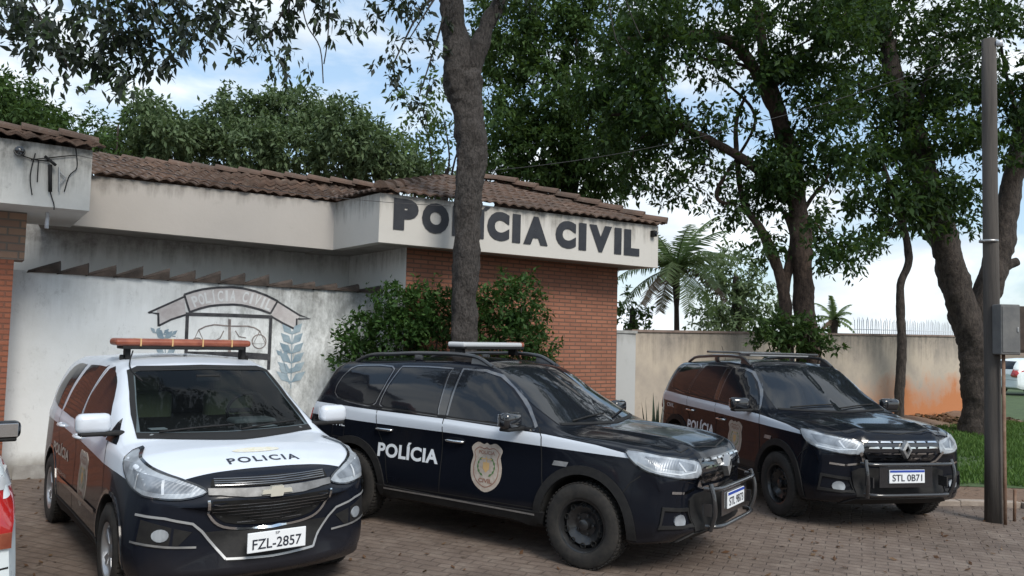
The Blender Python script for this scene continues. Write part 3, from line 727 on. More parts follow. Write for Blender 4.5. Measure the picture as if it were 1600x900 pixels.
# lettering on the band
fd2 = (FB-FA).normalized(); fn = Vector((fd2.y, -fd2.x))
def fascia_s(px):
    d = _fw+_r*((px-800)/F)-_u*((350-450)/F); t = (FA.x*fn.x+FA.y*fn.y)/(d.x*fn.x+d.y*fn.y); p = Vector((d.x*t, d.y*t)); return (p-FA).dot(fd2)
M['sign_letter'] = noisy('faded black sign paint', (.010, .012, .019), (.020, .023, .030), 8, .6, 0)
sign = root('sign_lettering', (FA.x, FA.y, 3.37), 'large black capital letters reading POLÍCIA CIVIL across the white roof band', 'sign')
WID = dict(P=.88, O=1., L=.76, I=.34, C=.90, A=1.06, V=1.06)
def word(txt, s0, s1, z0, z1, bold):
    tot = sum(WID[c] for c in txt)+.13*(len(txt)-1); k = (s1-s0)/tot; s = s0
    for c in txt:
        wd = WID[c]*k; tv, tf = text2d(c, wd, z1-z0, bold); cs, cz = s+wd/2, (z0+z1)/2+.04*(1-s/4.9)
        mk('letter', [(FA.x+fd2.x*(cs+a)+fn.x*.012, FA.y+fd2.y*(cs+a)+fn.y*.012, cz+c2) for a, c2 in tv], tf, M['sign_letter'], sign); s += wd+.13*k
for txt, p0, p1 in (('POLICIA', 614, 856), ('CIVIL', 868, 999)):
    word(txt, fascia_s(p0), fascia_s(p1), 3.20, 3.62, .078)
s_i = fascia_s(757)
mk('accent', [(FA.x+fd2.x*(s_i+a)+fn.x*.013, FA.y+fd2.y*(s_i+a)+fn.y*.013, z) for a, z in ((-.05, 3.635), (.02, 3.635), (.09, 3.69), (.0, 3.69))], [(0, 1, 2, 3)], M['sign_letter'], sign)
b = MB(); c = Vector((*(FA+fd2*(fascia_s(1019))), 3.60)); b.box(c+Vector((fn.x, fn.y, 0))*.04, (.08, .09, .10), (Vector((fd2.x, fd2.y, 0)), Vector((fn.x, fn.y, 0)), Vector((0, 0, 1))), 0, .01)
lamp = root('wall_sensor', tuple(c), 'small dark box fixed at the right end of the white lettered band', 'sensor'); b.build('housing', M['black_plastic'], lamp)
b = MB(); b.tube([c+Vector((fn.x, fn.y, 0))*.08, c+Vector((fn.x, fn.y, 0))*.11], .025, 12); b.build('lens', M['glass'], lamp)

# boundary wall with the painted mural
WA = Vector((-5.95, 9.67)); WB = Vector((-1.80, 11.63)); wd2 = (WB-WA).normalized(); wn = Vector((wd2.y, -wd2.x))
mw = root('boundary_wall', (WA.x, WA.y, 0), 'mouldy white boundary wall with a painted crest, topped by clay tiles', 'wall')
slab('wall', WA-wd2*.32, WB, (0, 2.523), (0, 2.46), .16, M['mural_wall'], mw)
slab('plinth', WA+wn*.06, WB+wn*.06, (0, .16), (0, .14), .055, noisy('dirty plinth', (.22, .21, .20), (.36, .36, .35), 4, .9, .4), mw)
b = MB(); Lw = (WB-WA).length; side = Vector((-wn.x, -wn.y, 0)); dd = Vector((wd2.x, wd2.y, 0))
for k in range(14):
    s0 = .02+k*(Lw-.35)/13.5; s1 = s0+.34; zt = 2.52-.06*s0/Lw; V = []; j0 = random.uniform(-.01, .01); lift = .125 if k < 9 else .07
    for s_, rr, dz in ((s0, .09, .0), (s1, .125, lift+j0)):
        for j in range(9):
            a = PI*j/8; V.append(Vector((WA.x, WA.y, zt))+dd*s_+side*(.07-math.cos(a)*rr)+Vector((0, 0, math.sin(a)*rr*.45+dz-.03)))
    V2 = [Vector((v.x, v.y, 2.50-.06*s0/Lw)) for v in V]
    b.add(V+V2, [(j, j+1, 10+j, 9+j) for j in range(8)]+[(18+j, 27+j, 28+j, 19+j) for j in range(8)]+[(9+j, 10+j, 28+j, 27+j) for j in range(8)]+[(j, 18+j, 19+j, j+1) for j in range(8)]+[(0, 9, 27, 18), (8, 26, 35, 17)])
b.build('tile_cap', noisy('blackened cap tile', (.035, .028, .024), (.09, .068, .056), 6, .95, .5), mw, True).data.set_sharp_from_angle(angle=math.radians(40))
def wpt(zx, zy):
    """pixel of the mural close-up -> metres along the wall and height"""
    px, py = 200+zx/4.444, 420+zy/4.444
    d = _fw+_r*((px-800)/F)-_u*((py-450)/F); t = (WA.x*wn.x+WA.y*wn.y)/(d.x*wn.x+d.y*wn.y); p = Vector((0, 0, CH))+d*t
    return np.array(((Vector((p.x, p.y))-WA).dot(wd2), p.z))
def wall_mesh(name, shape, m, parent, off=.004):
    V, Fc = shape; return mk(name, [(WA.x+wd2.x*s+wn.x*off, WA.y+wd2.y*s+wn.y*off, z) for s, z in V], Fc, m, parent)
M['mural_black'] = noisy('mural outline', (.018, .02, .026), (.06, .06, .065), 10, .8, 0)
M['mural_blue'] = noisy('mural blue grey', (.17, .25, .31), (.32, .40, .45), 5, .85, 0)
M['mural_band'] = noisy('mural faded pink grey', (.40, .37, .37), (.54, .53, .53), 6, .85, 0)
M['mural_line'] = noisy('mural faded lines', (.14, .12, .12), (.30, .26, .24), 12, .85, 0)
M['mural_white'] = mat('mural white', (.60, .62, .63), .8)
mur = wall_mesh('painted_crest', merge2d(poly2d([wpt(*p) for p in ((390, 180), (455, 158), (520, 142), (620, 130), (720, 128), (800, 136), (880, 155), (960, 185), (1040, 225), (990, 310), (920, 284), (850, 265), (790, 252), (730, 248), (650, 250), (570, 258), (500, 276), (430, 300))]),
    poly2d([wpt(*p) for p in ((390, 182), (200, 290), (215, 395), (400, 315))]), poly2d([wpt(*p) for p in ((1040, 228), (1190, 325), (1170, 420), (990, 325))])), M['mural_band'], mw, .003)
W_ = .030
L_ = lambda pts, w=W_: strip2d([wpt(*p) for p in pts], w)
out_ = merge2d(L_([(390, 180), (455, 158), (520, 142), (620, 130), (720, 128), (800, 136), (880, 155), (960, 185), (1040, 225)]), L_([(430, 300), (500, 276), (570, 258), (650, 250), (730, 248), (790, 252), (850, 265), (920, 284), (990, 310)]))
wall_mesh('crest_outline', out_, M['mural_black'], mur, .0065)
for pts in ([(390, 178), (430, 305)], [(1040, 222), (988, 312)], [(400, 190), (140, 306), (205, 312)], [(210, 305), (212, 400)], [(212, 396), (300, 352), (405, 318)], [(1040, 228), (1190, 322), (1265, 346), (1180, 348)], [(1172, 345), (1168, 425)], [(1170, 424), (1080, 380), (990, 328)]):
    wall_mesh('crest_outline', L_(pts, .026), M['mural_black'], mur, .005)
wall_mesh('crest_frame', merge2d(L_([(400, 314), (700, 322), (1000, 334)], .045)), M['mural_black'], mur, .0085)
for pts in ([(412, 320), (405, 500), (400, 700)], [(992, 330), (985, 500), (975, 700)]): wall_mesh('crest_frame', L_(pts, .042), M['mural_black'], mur, .0075)
wall_mesh('crest_frame', L_([(410, 596), (800, 600), (980, 612)], .085), M['mural_black'], mur, .0055)
# banner words, letter by letter along the arch
arc = [wpt(*p) for p in ((450, 232), (520, 207), (620, 190), (720, 187), (800, 193), (880, 212), (955, 240), (1000, 258))]
al = np.concatenate([[0], np.cumsum([np.linalg.norm(arc[i+1]-arc[i]) for i in range(len(arc)-1)])])
word_ = 'POLÍCIA CIVIL'; n = len(word_)
for i, chh in enumerate(word_):
    if chh == ' ': continue
    s = al[-1]*(i+.4)/n; p = np.array([np.interp(s, al, [a[j] for a in arc]) for j in (0, 1)]); q = np.array([np.interp(s+.05, al, [a[j] for a in arc]) for j in (0, 1)])
    d = (q-p)/max(1e-6, np.linalg.norm(q-p)); 
    tv, tf = text2d(chh, .07 if chh not in 'IÍ' else .03, .15 if chh != 'Í' else .185, .03)
    wall_mesh('crest_lettering', ([p+d*a[0]+np.array((-d[1], d[0]))*a[1] for a in tv], tf), M['mural_white'], mur, .007)
# scales, sword and rings in the frame
for pts, w_ in (([(705, 350), (705, 500), (705, 590)], .035), ([(490, 425), (540, 400), (600, 388), (705, 398), (830, 398), (880, 410), (920, 435)], .018), ([(490, 425), (455, 500), (525, 500), (490, 425)], .010), ([(915, 432), (870, 520), (955, 520), (915, 432)], .010), ([(665, 430), (640, 480), (600, 500)], .014), ([(745, 430), (770, 470), (820, 480)], .014)):
    wall_mesh('crest_scales', L_(pts, w_), M['mural_line'], mur, .005)
for cx, cy, rr in ((910, 505, 48), (480, 520, 40)):
    wall_mesh('crest_scales', strip2d([wpt(cx+rr*math.cos(a), cy+rr*math.sin(a)) for a in np.linspace(0, 2*PI, 24)[:-1]], .014, True), M['mural_line'], mur, .0052)
def branch_leaves(base, top, nl, size):
    sets = [L_([base, top], .012)]
    for k in range(nl):
        u = (k+.6)/nl; p = np.array(base)*(1-u)+np.array(top)*u
        for s in (-1, 1):
            dx = s*size*(1-.35*u); dy = -size*.75; tip = p+np.array((dx, dy)); mid = (p+tip)/2; nn = np.array((dy, -dx)); nn = nn/np.linalg.norm(nn)*size*.26
            sets.append(poly2d([wpt(*p), wpt(*(mid+nn)), wpt(*tip), wpt(*(mid-nn))]))
    return sets
for k, pp in enumerate(branch_leaves((1130, 830), (1140, 430), 6, 105)+branch_leaves((1120, 800), (1060, 560), 2, 60)): wall_mesh('crest_wreath', pp, M['mural_blue'], mur, .004+.0006*(k % 5))
for k, pp in enumerate(branch_leaves((270, 700), (250, 470), 4, 85)+branch_leaves((330, 470), (170, 440), 3, 50)): wall_mesh('crest_wreath', pp, M['mural_blue'], mur, .004+.0006*(k % 5))

# entrance canopy at the far left: boxed band, tile roof, brick pier
KA = Vector((-7.9, 6.75)); KB = Vector((-4.80, 8.9)); kd = (KB-KA).normalized(); kn = Vector((kd.y, -kd.x)); kp = -kn
gt = root('entrance_canopy', (-6.2, 9.2, 0), 'mouldy white boxed canopy on a brick pier at the left edge', 'canopy')
slab('canopy_band', KA, KB, (3.14, 3.86), (3.16, 3.85), 1.9, M['box'], gt)
kA3 = Vector((KA.x, KA.y, 3.89)); kB3 = Vector((KB.x, KB.y, 3.88)); kk = Vector((kp.x, kp.y, 0)); kdd = Vector((kd.x, kd.y, 0))
tile_roof('roof', [kA3-kk*.10, kB3-kk*.10+kdd*.12, kB3+kk*1.0+kdd*.12+Vector((0, 0, .26)), kA3+kk*1.0+Vector((0, 0, .26))], gt)
tile_roof('roof', [kB3+kk*2.1+kdd*.12, kA3+kk*2.1, kA3+kk*1.0+Vector((0, 0, .26)), kB3+kk*1.0+kdd*.12+Vector((0, 0, .26))], gt)
ridge('ridge_tiles', kA3+kk*1.0+Vector((0, 0, .27)), kB3+kk*1.0+kdd*.12+Vector((0, 0, .27)), gt)
pr = Vector((-5.78, 9.2)); 
b = slab('brick_pier', (-7.3, 8.0), (-5.74, 9.1), (0, 2.60), (0, 2.60), .4, M['brick_red'], gt)
slab('bare_brick_course', (-7.28, 8.02), (-5.66, 9.16), (2.60, 3.16), (2.60, 3.16), .38, M['brick_pale'], gt)
def onbox(px, py, e=.0):
    d = _fw+_r*((px-800)/F)-_u*((py-450)/F); t = (KA.x*kn.x+KA.y*kn.y)/(d.x*kn.x+d.y*kn.y); p = Vector((0, 0, CH))+d*t; return p+Vector((kn.x, kn.y, 0))*e
kn3 = Vector((kn.x, kn.y, 0))
ins = root('cable_insulator', tuple(onbox(30, 238)), 'round black insulator knob on the white canopy at the left', 'insulator')
b = MB(); c = onbox(30, 238); b.lathe(c, kn3, [(.001, -.01), (.035, -.01), (.04, .02), (.055, .03), (.055, .06), (.03, .07), (.03, .09), (.05, .10), (.045, .13), (.001, .135)], 20); b.build('knob', M['gloss_black'], ins, True)
b = MB(); b.tube([c-kn3*.01, c+kn3*.16], .008, 6); b.build('pin', M['dull_metal'], ins)
brk = root('service_bracket', tuple(onbox(85, 275)), 'rusty black power bracket with loose cables fixed on the mouldy canopy', 'bracket')
b = MB(); b.tube([onbox(78, 258, .03), onbox(78, 300, .03)], .020, 8); b.tube([onbox(70, 245, .03), onbox(86, 260, .08)], .016, 8); b.build('bracket_bar', M['black_plastic'], brk, True)
for P in ([(92, 262), (92, 300)], [(92, 268), (102, 278), (92, 290)]):
    b = MB(); b.tube([onbox(x, y, .03) for x, y in P], .010, 6); b.build('bracket_clamp', M['dull_metal'], brk)
for P in ([(48, 250), (95, 245), (118, 243)], [(55, 240), (47, 275), (50, 305)], [(60, 250), (58, 285)], [(118, 232), (120, 262), (108, 275), (100, 300)], [(78, 300), (84, 320), (84, 328)], [(30, 242), (55, 250), (78, 252)]):
    b = MB(); b.tube(smooth_path([onbox(x, y, .02) for x, y in P], 4), .006, 6); b.build('loose_cable', M['black_plastic'], brk, True)
b = MB(); b.tube([onbox(79, 326, -.35)+Vector((0, 0, -.0)), onbox(77, 352, -.35)], .022, 10); tag(b.build('drain_pipe', M['white_paint'], None, True), 'short white pipe end sticking out below the canopy at the left', 'pipe')

# pillar and long boundary wall to the right
M['pillar'] = plaster('grey white pillar', (.42, .43, .43), (.34, .35, .35), (.2, .2, .19), 2.0, .2, .3)
M['farwall'] = plaster('stained boundary wall', (.44, .38, .31), (.28, .25, .22), (.12, .11, .10), 2.2, .55, .95, 1.15, (.42, .165, .066), None, (7.2, 9.8))
pl_ = root('gate_pillar', (2.06, 14.1, 0), 'plain pale grey pillar between the brick wall and the long stained wall', 'pillar')
slab('shaft', (1.87, 14.0), (2.24, 14.22), (0, 1.97), (0, 1.97), .35, M['pillar'], pl_)
slab('cap', (1.83, 13.96), (2.27, 14.20), (1.97, 2.02), (1.97, 2.02), .42, M['pillar'], pl_)
fw_ = root('boundary_wall', (2.3, 14.5, 0), 'long earth stained wall behind the right police SUV, orange clay marks near the big tree', 'wall')
Q0 = Vector((2.2, 14.55)); Q1 = Vector((12.9, 21.9))
slab('wall', Q0, Q1, (0, 2.00), (0, 2.16), .16, M['farwall'], fw_)
qd = (Q1-Q0).normalized(); qn = Vector((qd.y, -qd.x))
slab('coping', Q0+qn*.03, Q1+qn*.03, (2.00, 2.045), (2.16, 2.205), .22, noisy('coping', (.14, .10, .085), (.26, .20, .17), 4, .9, .4), fw_)
M['spike'] = mat('pale metal spike', (.62, .66, .70), .45, .0)
sp = root('spiked_railing', tuple((*(Q0+qd*6.6), 2.1)), 'row of pale metal spikes along the top of the stained wall', 'railing')
for k in range(62):
    s = 7.2+k*.092; z = 2.0+.16*s/12.98+.045; p = Q0+qd*s+Vector((-qn.x, -qn.y))*.06; h = .36+random.uniform(-.03, .05); a = random.uniform(-.05, .05)
    b = MB(); b.tube([(p.x, p.y, z), (p.x+a*.3, p.y, z+h*.8), (p.x+a, p.y, z+h)], [.009, .009, .002], 5); b.build('spike', M['spike'], sp)
b = MB(); b.tube([(*(Q0+qd*7.1-qn*.06), 2.23), (*(Q0+qd*12.9-qn*.06), 2.30)], .008, 6); b.build('rail', M['spike'], sp)

# ------------------------------------------------------------------ black police SUV
def in_band(t, x, z, lower, upper):
    a = math_(t, 'GREATER_THAN', z, curve(t, x, lower)); b = math_(t, 'LESS_THAN', z, curve(t, x, upper)); return math_(t, 'MULTIPLY', a, b)
def suv_fn(t, x, y, z):
    ay = math_(t, 'ABSOLUTE', y)
    band = in_band(t, x, z, [(-3.6, 1.00), (-2.3, .975), (-1.4, .965), (-.4, .945), (.45, .925), (.9, .92)], [(-3.6, 1.13), (-2.9, 1.115), (-2.3, 1.10), (-1.4, 1.085), (-.4, 1.045), (.10, 1.00), (.47, .945), (.9, .92)])
    f = math_(t, 'MULTIPLY', band, math_(t, 'GREATER_THAN', ay, .66))
    return math_(t, 'MULTIPLY', f, math_(t, 'LESS_THAN', x, .46))
M['suv_paint'] = painted('black and white police paint', suv_fn, (.006, .0075, .012), (.56, .61, .68), .20)
M['suv_well'] = M['wellblack']
SUV = dict(x0=-3.53, x1=.83, axles=(0, -2.676), rw=.343, cowl=-.20, sweepf=.25, pf=3.2, sweepr=.16, wsx=-.62, wsw=.75, wssweep=.15, rib=.022, waist=.012, bulge=.03, nose=.015, nosez=.80,
 zt=[(-3.53, .98), (-3.50, 1.08), (-3.42, 1.22), (-3.30, 1.42), (-3.20, 1.535), (-3.10, 1.575), (-2.8, 1.60), (-2.2, 1.635), (-1.7, 1.645), (-1.3, 1.63), (-1.08, 1.595), (-.98, 1.56), (-.70, 1.405), (-.40, 1.225), (-.20, 1.105), (-.10, 1.085), (.2, 1.075), (.5, 1.052), (.68, 1.02), (.76, .992), (.80, .952), (.83, .895)],
 zs=[(-3.53, .96), (-3.4, 1.10), (-3.1, 1.13), (-2.3, 1.11), (-1.4, 1.09), (-.4, 1.05), (-.1, 1.02), (.3, .985), (.6, .93), (.76, .86), (.83, .78)],
 ws=[(-3.53, .78), (-3.3, .82), (-2.6, .865), (-1.3, .87), (-.3, .86), (.1, .85), (.5, .835), (.83, .80)],
 wt=[(-3.53, .70), (-3.3, .64), (-3.0, .63), (-2.0, .635), (-1.2, .625), (-.98, .62), (-.5, .69), (-.2, .75), (0, .76), (.4, .73), (.7, .66), (.83, .60)],
 crown=[(-3.53, .02), (-3.3, .05), (-2.5, .065), (-1.2, .06), (-.9, .05), (-.3, .035), (0, .035), (.5, .04), (.83, .05)],
 wm=[(-3.53, .82), (-3.2, .885), (-2.676, .915), (-2.2, .90), (-1.4, .89), (-.5, .90), (0, .915), (.45, .90), (.83, .84)],
 zb=[(-3.53, .42), (-3.2, .30), (-2.6, .26), (0, .26), (.5, .25), (.75, .28), (.83, .34)])

def police_suv(loc, rz, label, platetxt, bar_kind, proto=None):
    r = root('police_suv', loc, label, 'police car', 'black police SUVs parked in front of the station', rz)
    body, bvh = car_body(SUV, r, [M['suv_paint'], M['suv_well']])
    # glass
    panel('windshield', poly2d([(-.70, 1.115), (0, 1.10), (.70, 1.115), (.675, 1.24), (.585, 1.535), (.52, 1.556), (0, 1.572), (-.52, 1.556), (-.585, 1.535), (-.675, 1.24)]), FRONT, bvh, M['glass'], r, .004, .01)
    sidep('side_window', smooth2d([(-1.47, 1.12), (-1.0, 1.105), (-.60, 1.085), (-.54, 1.10), (-.68, 1.22), (-.88, 1.38), (-1.05, 1.48), (-1.2, 1.52), (-1.43, 1.53)], True, 2), bvh, M['glass'], r, .003)
    sidep('side_window', smooth2d([(-2.27, 1.145), (-1.9, 1.135), (-1.62, 1.125), (-1.60, 1.16), (-1.60, 1.50), (-1.63, 1.53), (-2.15, 1.525), (-2.22, 1.49), (-2.32, 1.22)], True, 2), bvh, M['glass'], r, .003)
    sidep('side_window', smooth2d([(-2.95, 1.20), (-2.6, 1.155), (-2.45, 1.16), (-2.40, 1.22), (-2.34, 1.45), (-2.38, 1.515), (-2.75, 1.51), (-2.92, 1.47), (-3.02, 1.30)], True, 2), bvh, M['glass'], r, .003)
    # trim, and pale door frame strips that paint in the reflection along the windows
    sidep_trim(r, bvh)
    panel('rear_window', poly2d([(-.60, 1.17), (.60, 1.17), (.54, 1.47), (-.54, 1.47)]), REAR, bvh, M['glass'], r, .004, .01)
    for fr, s in side_frames():
        for P in (smooth2d([(-2.29, 1.13), (-1.9, 1.12), (-1.59, 1.11), (-1.585, 1.16), (-1.585, 1.50), (-1.62, 1.545), (-2.15, 1.54), (-2.24, 1.50), (-2.34, 1.22)], True, 2), smooth2d([(-2.97, 1.185), (-2.6, 1.14), (-2.43, 1.145), (-2.385, 1.22), (-2.32, 1.45), (-2.36, 1.53), (-2.76, 1.525), (-2.94, 1.485), (-3.04, 1.30)], True, 2)):
            panel('window_frame_highlight', strip2d([(s*p[0], p[1]) for p in P], .013, True), fr, bvh, M['frame_grey'], r, .0035, 0)  # pale outline paints the gloss highlight on the window frame edges
    # pillar blackouts, door seams
    for fr, s in side_frames():
        for nm, P in (('door', [(-.36, .45), (-.40, .70), (-.42, 1.02), (-.47, 1.09)]), ('door', [(-1.52, .40), (-1.50, 1.10), (-1.53, 1.54)]), ('door', [(-2.36, 1.12), (-2.34, .93), (-2.22, .74), (-2.16, .42)])):
            panel('door_seam', strip2d([(s*x, z) for x, z in P], .009), fr, bvh, M['seam'], r, .0022, 0)
        panel('door_seam', strip2d([(s*-.38, .42), (s*-2.16, .40)], .009), fr, bvh, M['seam'], r, .0022, 0)
        panel('sill_cladding', poly2d([(s*x, z) for x, z in ((-.40, .265), (-2.26, .265), (-2.30, .40), (-1.4, .375), (-.36, .40))]), fr, bvh, M['black_plastic'], r, .018, .01)
        panel('sill_strip', strip2d([(s*-.45, .375), (s*-2.2, .375)], .014), fr, bvh, M['dull_metal'], r, .024, .0)
        for ax in (0, -2.676):
            arc = [(s*(ax+.438*math.cos(a)), .353+.438*math.sin(a)) for a in np.linspace(-.22, PI+.22, 30)]
            panel('arch_cladding', strip2d(arc, .072), fr, bvh, M['black_plastic'], r, .014, .02)
        panel('bumper_seam', strip2d([(s*.335, .62), (s*.42, .74), (s*.50, .80)], .008), fr, bvh, M['seam'], r, .0022, 0)
        panel('bumper_seam', strip2d([(s*-3.02, .62), (s*-3.15, .80), (s*-3.40, .84)], .008), fr, bvh, M['seam'], r, .0022, 0)
        panel('window_seal', strip2d([(s*x, z) for x, z in ((-.52, 1.075), (-1.0, 1.094), (-1.47, 1.108), (-1.6, 1.113), (-2.28, 1.133), (-2.5, 1.145), (-2.97, 1.18))], .012), fr, bvh, M['black_plastic'], r, .0055, 0)
        # writing
        tv, tf = text2d('POLÍCIA', .76, .165, .035, 1.06); panel('police_lettering', (tv+np.array((s*-1.93, .745)), tf), fr, bvh, M['decal_white'], r, .003, 0, .04)
        tv, tf = text2d('CIVIL', .27, .055, .02, 1.1); panel('police_lettering', (tv+np.array((s*-2.93, .935)), tf), fr, bvh, M['decal_white'], r, .003, 0, .04)
        badge(r, bvh, fr, s*-.99, .70)
        panel('side_marker', poly2d([(s*x, z) for x, z in ((-.30, .80), (-.16, .80), (-.14, .84), (-.28, .84))]), fr, bvh, M['dull_metal'], r, .006, .0)
    panel('fuel_flap', strip2d([(x, z) for x, z in ((-2.98, .80), (-2.80, .80), (-2.80, .95), (-2.98, .95))], .007, True), RIGHT, bvh, M['seam'], r, .0022, 0)
    handle(r, bvh, -1.36, .895, M['chrome']); handle(r, bvh, -2.24, .925, M['chrome'])
    mirror(r, -.66, 1.00, 1.15, M['suv_mirror'], M['black_plastic'])
    # front
    for s in (-1, 1):
        fd = diag(s*PI/4)
        P = [(.82, .425, .80), (.79, .42, .895), (.72, .58, .93), (.60, .72, .955), (.40, .86, .985), (.44, .87, .91), (.56, .85, .84), (.72, .70, .79), (.80, .54, .775)]
        P = [(fd[0].x*x+fd[0].y*s*y, z) for x, y, z in P]
        lp = panel('headlight', poly2d(smooth2d(P, True, 3)), fd, bvh, M['lamp'], r, .008, .02, .04)
        q = lambda x, y: fd[0].x*x+fd[0].y*s*y
        panel('lamp_housing', poly2d([(q(.77, .47), .875), (q(.70, .60), .915), (q(.60, .73), .935), (q(.50, .80), .945), (q(.58, .78), .875), (q(.72, .66), .845), (q(.78, .52), .835)]), fd, bvh, M['lamp_dark'], lp, .0100, 0, .03)
        panel('daytime_strip', strip2d([(q(.80, .46), .875), (q(.80, .50), .825), (q(.74, .66), .812), (q(.60, .82), .845), (q(.48, .86), .90)], .011), fd, bvh, M['reflector'], lp, .0115, 0, .03)
        panel('lamp_divider', strip2d([(q(.76, .60), .83), (q(.70, .62), .90)], .014), fd, bvh, M['reflector'], lp, .0118, 0, .03)
        panel('lamp_edge', strip2d(smooth2d(P, True, 3), .009, True), fd, bvh, M['gloss_black'], lp, .0105, 0, .03)
        fg = panel('fog_light', poly2d([(s*(.66+.06*math.cos(a)), .455+.05*math.sin(a)) for a in np.linspace(0, 2*PI, 16)[:-1]]), FRONT, bvh, M['lamp'], r, .012, .01)
        panel('fog_light_surround', strip2d([(s*y, z) for y, z in ((.52, .40), (.55, .53), (.80, .56), (.82, .42))], .03, True), FRONT, bvh, M['black_plastic'], fg, .016, .01)
        panel('tow_cover', strip2d([(s*y, z) for y, z in ((.44, .68), (.60, .665), (.74, .68))], .020), FRONT, bvh, M['chrome'], r, .008, 0)
    g = panel('grille', poly2d([(-.44, .915), (.44, .915), (.43, .80), (.36, .715), (-.36, .715), (-.43, .80)]), FRONT, bvh, M['gloss_black'], r, .010, .02)
    for zz in (.745, .795, .845, .893):
        hw = .335 if zz < .76 else .405
        for k in range(6):
            y0 = -hw+2*hw*k/6+.010; y1 = -hw+2*hw*(k+1)/6-.010
            if abs((y0+y1)/2) < .05: continue
            panel('grille_stud', poly2d([(y0, zz-.007), (y1, zz-.007), (y1-.01, zz+.008), (y0+.01, zz+.008)]), FRONT, bvh, M['chrome'], g, .022, .0)
    panel('grille_trim', strip2d([(-.47, .80), (-.41, .715), (-.34, .683), (0, .675), (.34, .683), (.41, .715), (.47, .80)], .030), FRONT, bvh, M['chrome'], g, .020, .0)
    panel('lower_air_intake', poly2d([(-.50, .36), (.50, .36), (.53, .60), (.44, .635), (-.44, .635), (-.53, .60)]), FRONT, bvh, M['black_plastic'], r, .012, .01)
    panel('bumper_skid', poly2d([(-.62, .275), (.62, .275), (.50, .345), (-.50, .345)]), FRONT, bvh, M['black_plastic'], r, .014, .01)
    # diamond emblem
    hit, n, _, _ = bvh.ray_cast(Vector((5, 0, .83)), Vector((-1, 0, 0))); fx = hit.x
    b = MB(); dz, dy = .086, .055
    ring = [(fx+.052, 0, .83+dz), (fx+.052, dy, .83), (fx+.052, 0, .83-dz), (fx+.052, -dy, .83)]
    inn = [(fx+.060, 0, .83+dz*.56), (fx+.060, dy*.52, .83), (fx+.060, 0, .83-dz*.56), (fx+.060, -dy*.52, .83)]
    bk = [(fx+.005, y*1.08, .83+(z-.83)*1.08) for _, y, z in ring]; ib = [(fx+.03, y, z) for _, y, z in inn]
    b.add(ring+inn+bk+ib, [(i, (i+1) % 4, 4+(i+1) % 4, 4+i) for i in range(4)]+[(8+i, 8+(i+1) % 4, (i+1) % 4, i) for i in range(4)]+[(4+i, 4+(i+1) % 4, 12+(i+1) % 4, 12+i) for i in range(4)])
    b.build('diamond_emblem', M['dull_metal'], g, False, True)
    # bonnet seams and wipers
    panel('bonnet_seam', strip2d([(-.70, .20), (-.715, 0), (-.66, -.45), (-.55, -.70), (0, -.785), (.55, -.70), (.66, -.45), (.715, 0), (.70, .20)], .010), TOP, bvh, M['seam'], r, .0022, 0)
    panel('cowl_panel', strip2d([(-.68, 1.118), (0, 1.103), (.68, 1.118)], .016), FRONT, bvh, M['black_plastic'], r, .006, .004)
    for y0, y1 in ((-.55, -.02), (.02, .56)):
        pts = []
        for k in range(7):
            u = k/6; y = y0+(y1-y0)*u; z = 1.125+.035*math.sin(u*PI/2)
            hit, n, _, _ = bvh.ray_cast(Vector((4, y, z)), Vector((-1, 0, 0))); pts.append(hit+n*.02)
        b = MB(); b.tube(pts, .008, 6); b.build('wiper', M['black_plastic'], r, True, True)
    # roof rails
    for s in (-1, 1):
        b = MB(); P = []
        for k, x in enumerate(np.linspace(-2.98, -1.18, 12)):
            hit, n, _, _ = bvh.ray_cast(Vector((x, s*.565, 4)), Vector((0, 0, -1))); e = [0.004, .055, .07][min(k, 11-k, 2)]
            P.append((x, s*.565, hit.z+e))
        b.tube(smooth_path(P, 3), .020, 8)
        for x in (-2.1,): 
            hit, n, _, _ = bvh.ray_cast(Vector((x, s*.565, 4)), Vector((0, 0, -1))); b.box((x, s*.565, hit.z+.03), (.10, .03, .06), None, 0, .01)
        hit, n, _, _ = bvh.ray_cast(Vector((-1.24, s*.565, 4)), Vector((0, 0, -1)))
        b.add([(-1.42, s*.585, hit.z+.005), (-1.08, s*.575, hit.z-.05), (-1.16, s*.565, hit.z+.01), (-1.42, s*.565, hit.z+.085), (-1.42, s*.545, hit.z+.005), (-1.08, s*.555, hit.z-.05)], [(0, 1, 2, 3), (4, 3, 2, 5), (0, 3, 4), (1, 5, 2)])
        b.build('roof_rail', M['rail'], r, True, True).data.set_sharp_from_angle(angle=math.radians(40))
    if bar_kind == 'beacon':
        b = MB(); b.box((-1.66, .0, 1.775), (.22, 1.06, .052), None, 0, .022); lb = b.build('light_bar', M['clear_lens'], r, False, True)
        b = MB(); b.box((-1.66, .0, 1.743), (.24, 1.0, .03), None, 0, .008)
        for s in (-1, 1): b.box((-1.66, s*.46, 1.705), (.10, .05, .09), None, 0, .01)
        b.build('light_bar_base', M['black_plastic'], lb, False, True)
        b = MB(); b.box((-1.66, .49, 1.776), (.224, .07, .054), None, 0, .022); b.build('amber_end', M['orange_lens'], lb, False, True)
    else:
        for x in (-1.5, -2.4):
            b = MB(); b.box((x, 0, 1.722), (.07, 1.12, .028), None, 0, .01); b.build('roof_crossbar', M['rail'], r, False, True)
        b = MB(); b.box((-1.62, 0, 1.712), (.30, .86, .05), None, 0, .022); b.build('light_bar', M['clear_lens'], r, False, True)
    # tail lamps and bumper
    for s in (-1, 1):
        panel('tail_light', poly2d([(-s*y, z) for y, z in ((.60, .86), (.80, .86), (.80, 1.05), (.60, 1.05))]), REAR, bvh, M['redlens'], r, .008, .01)
    # push bar on the front bumper
    b = MB()
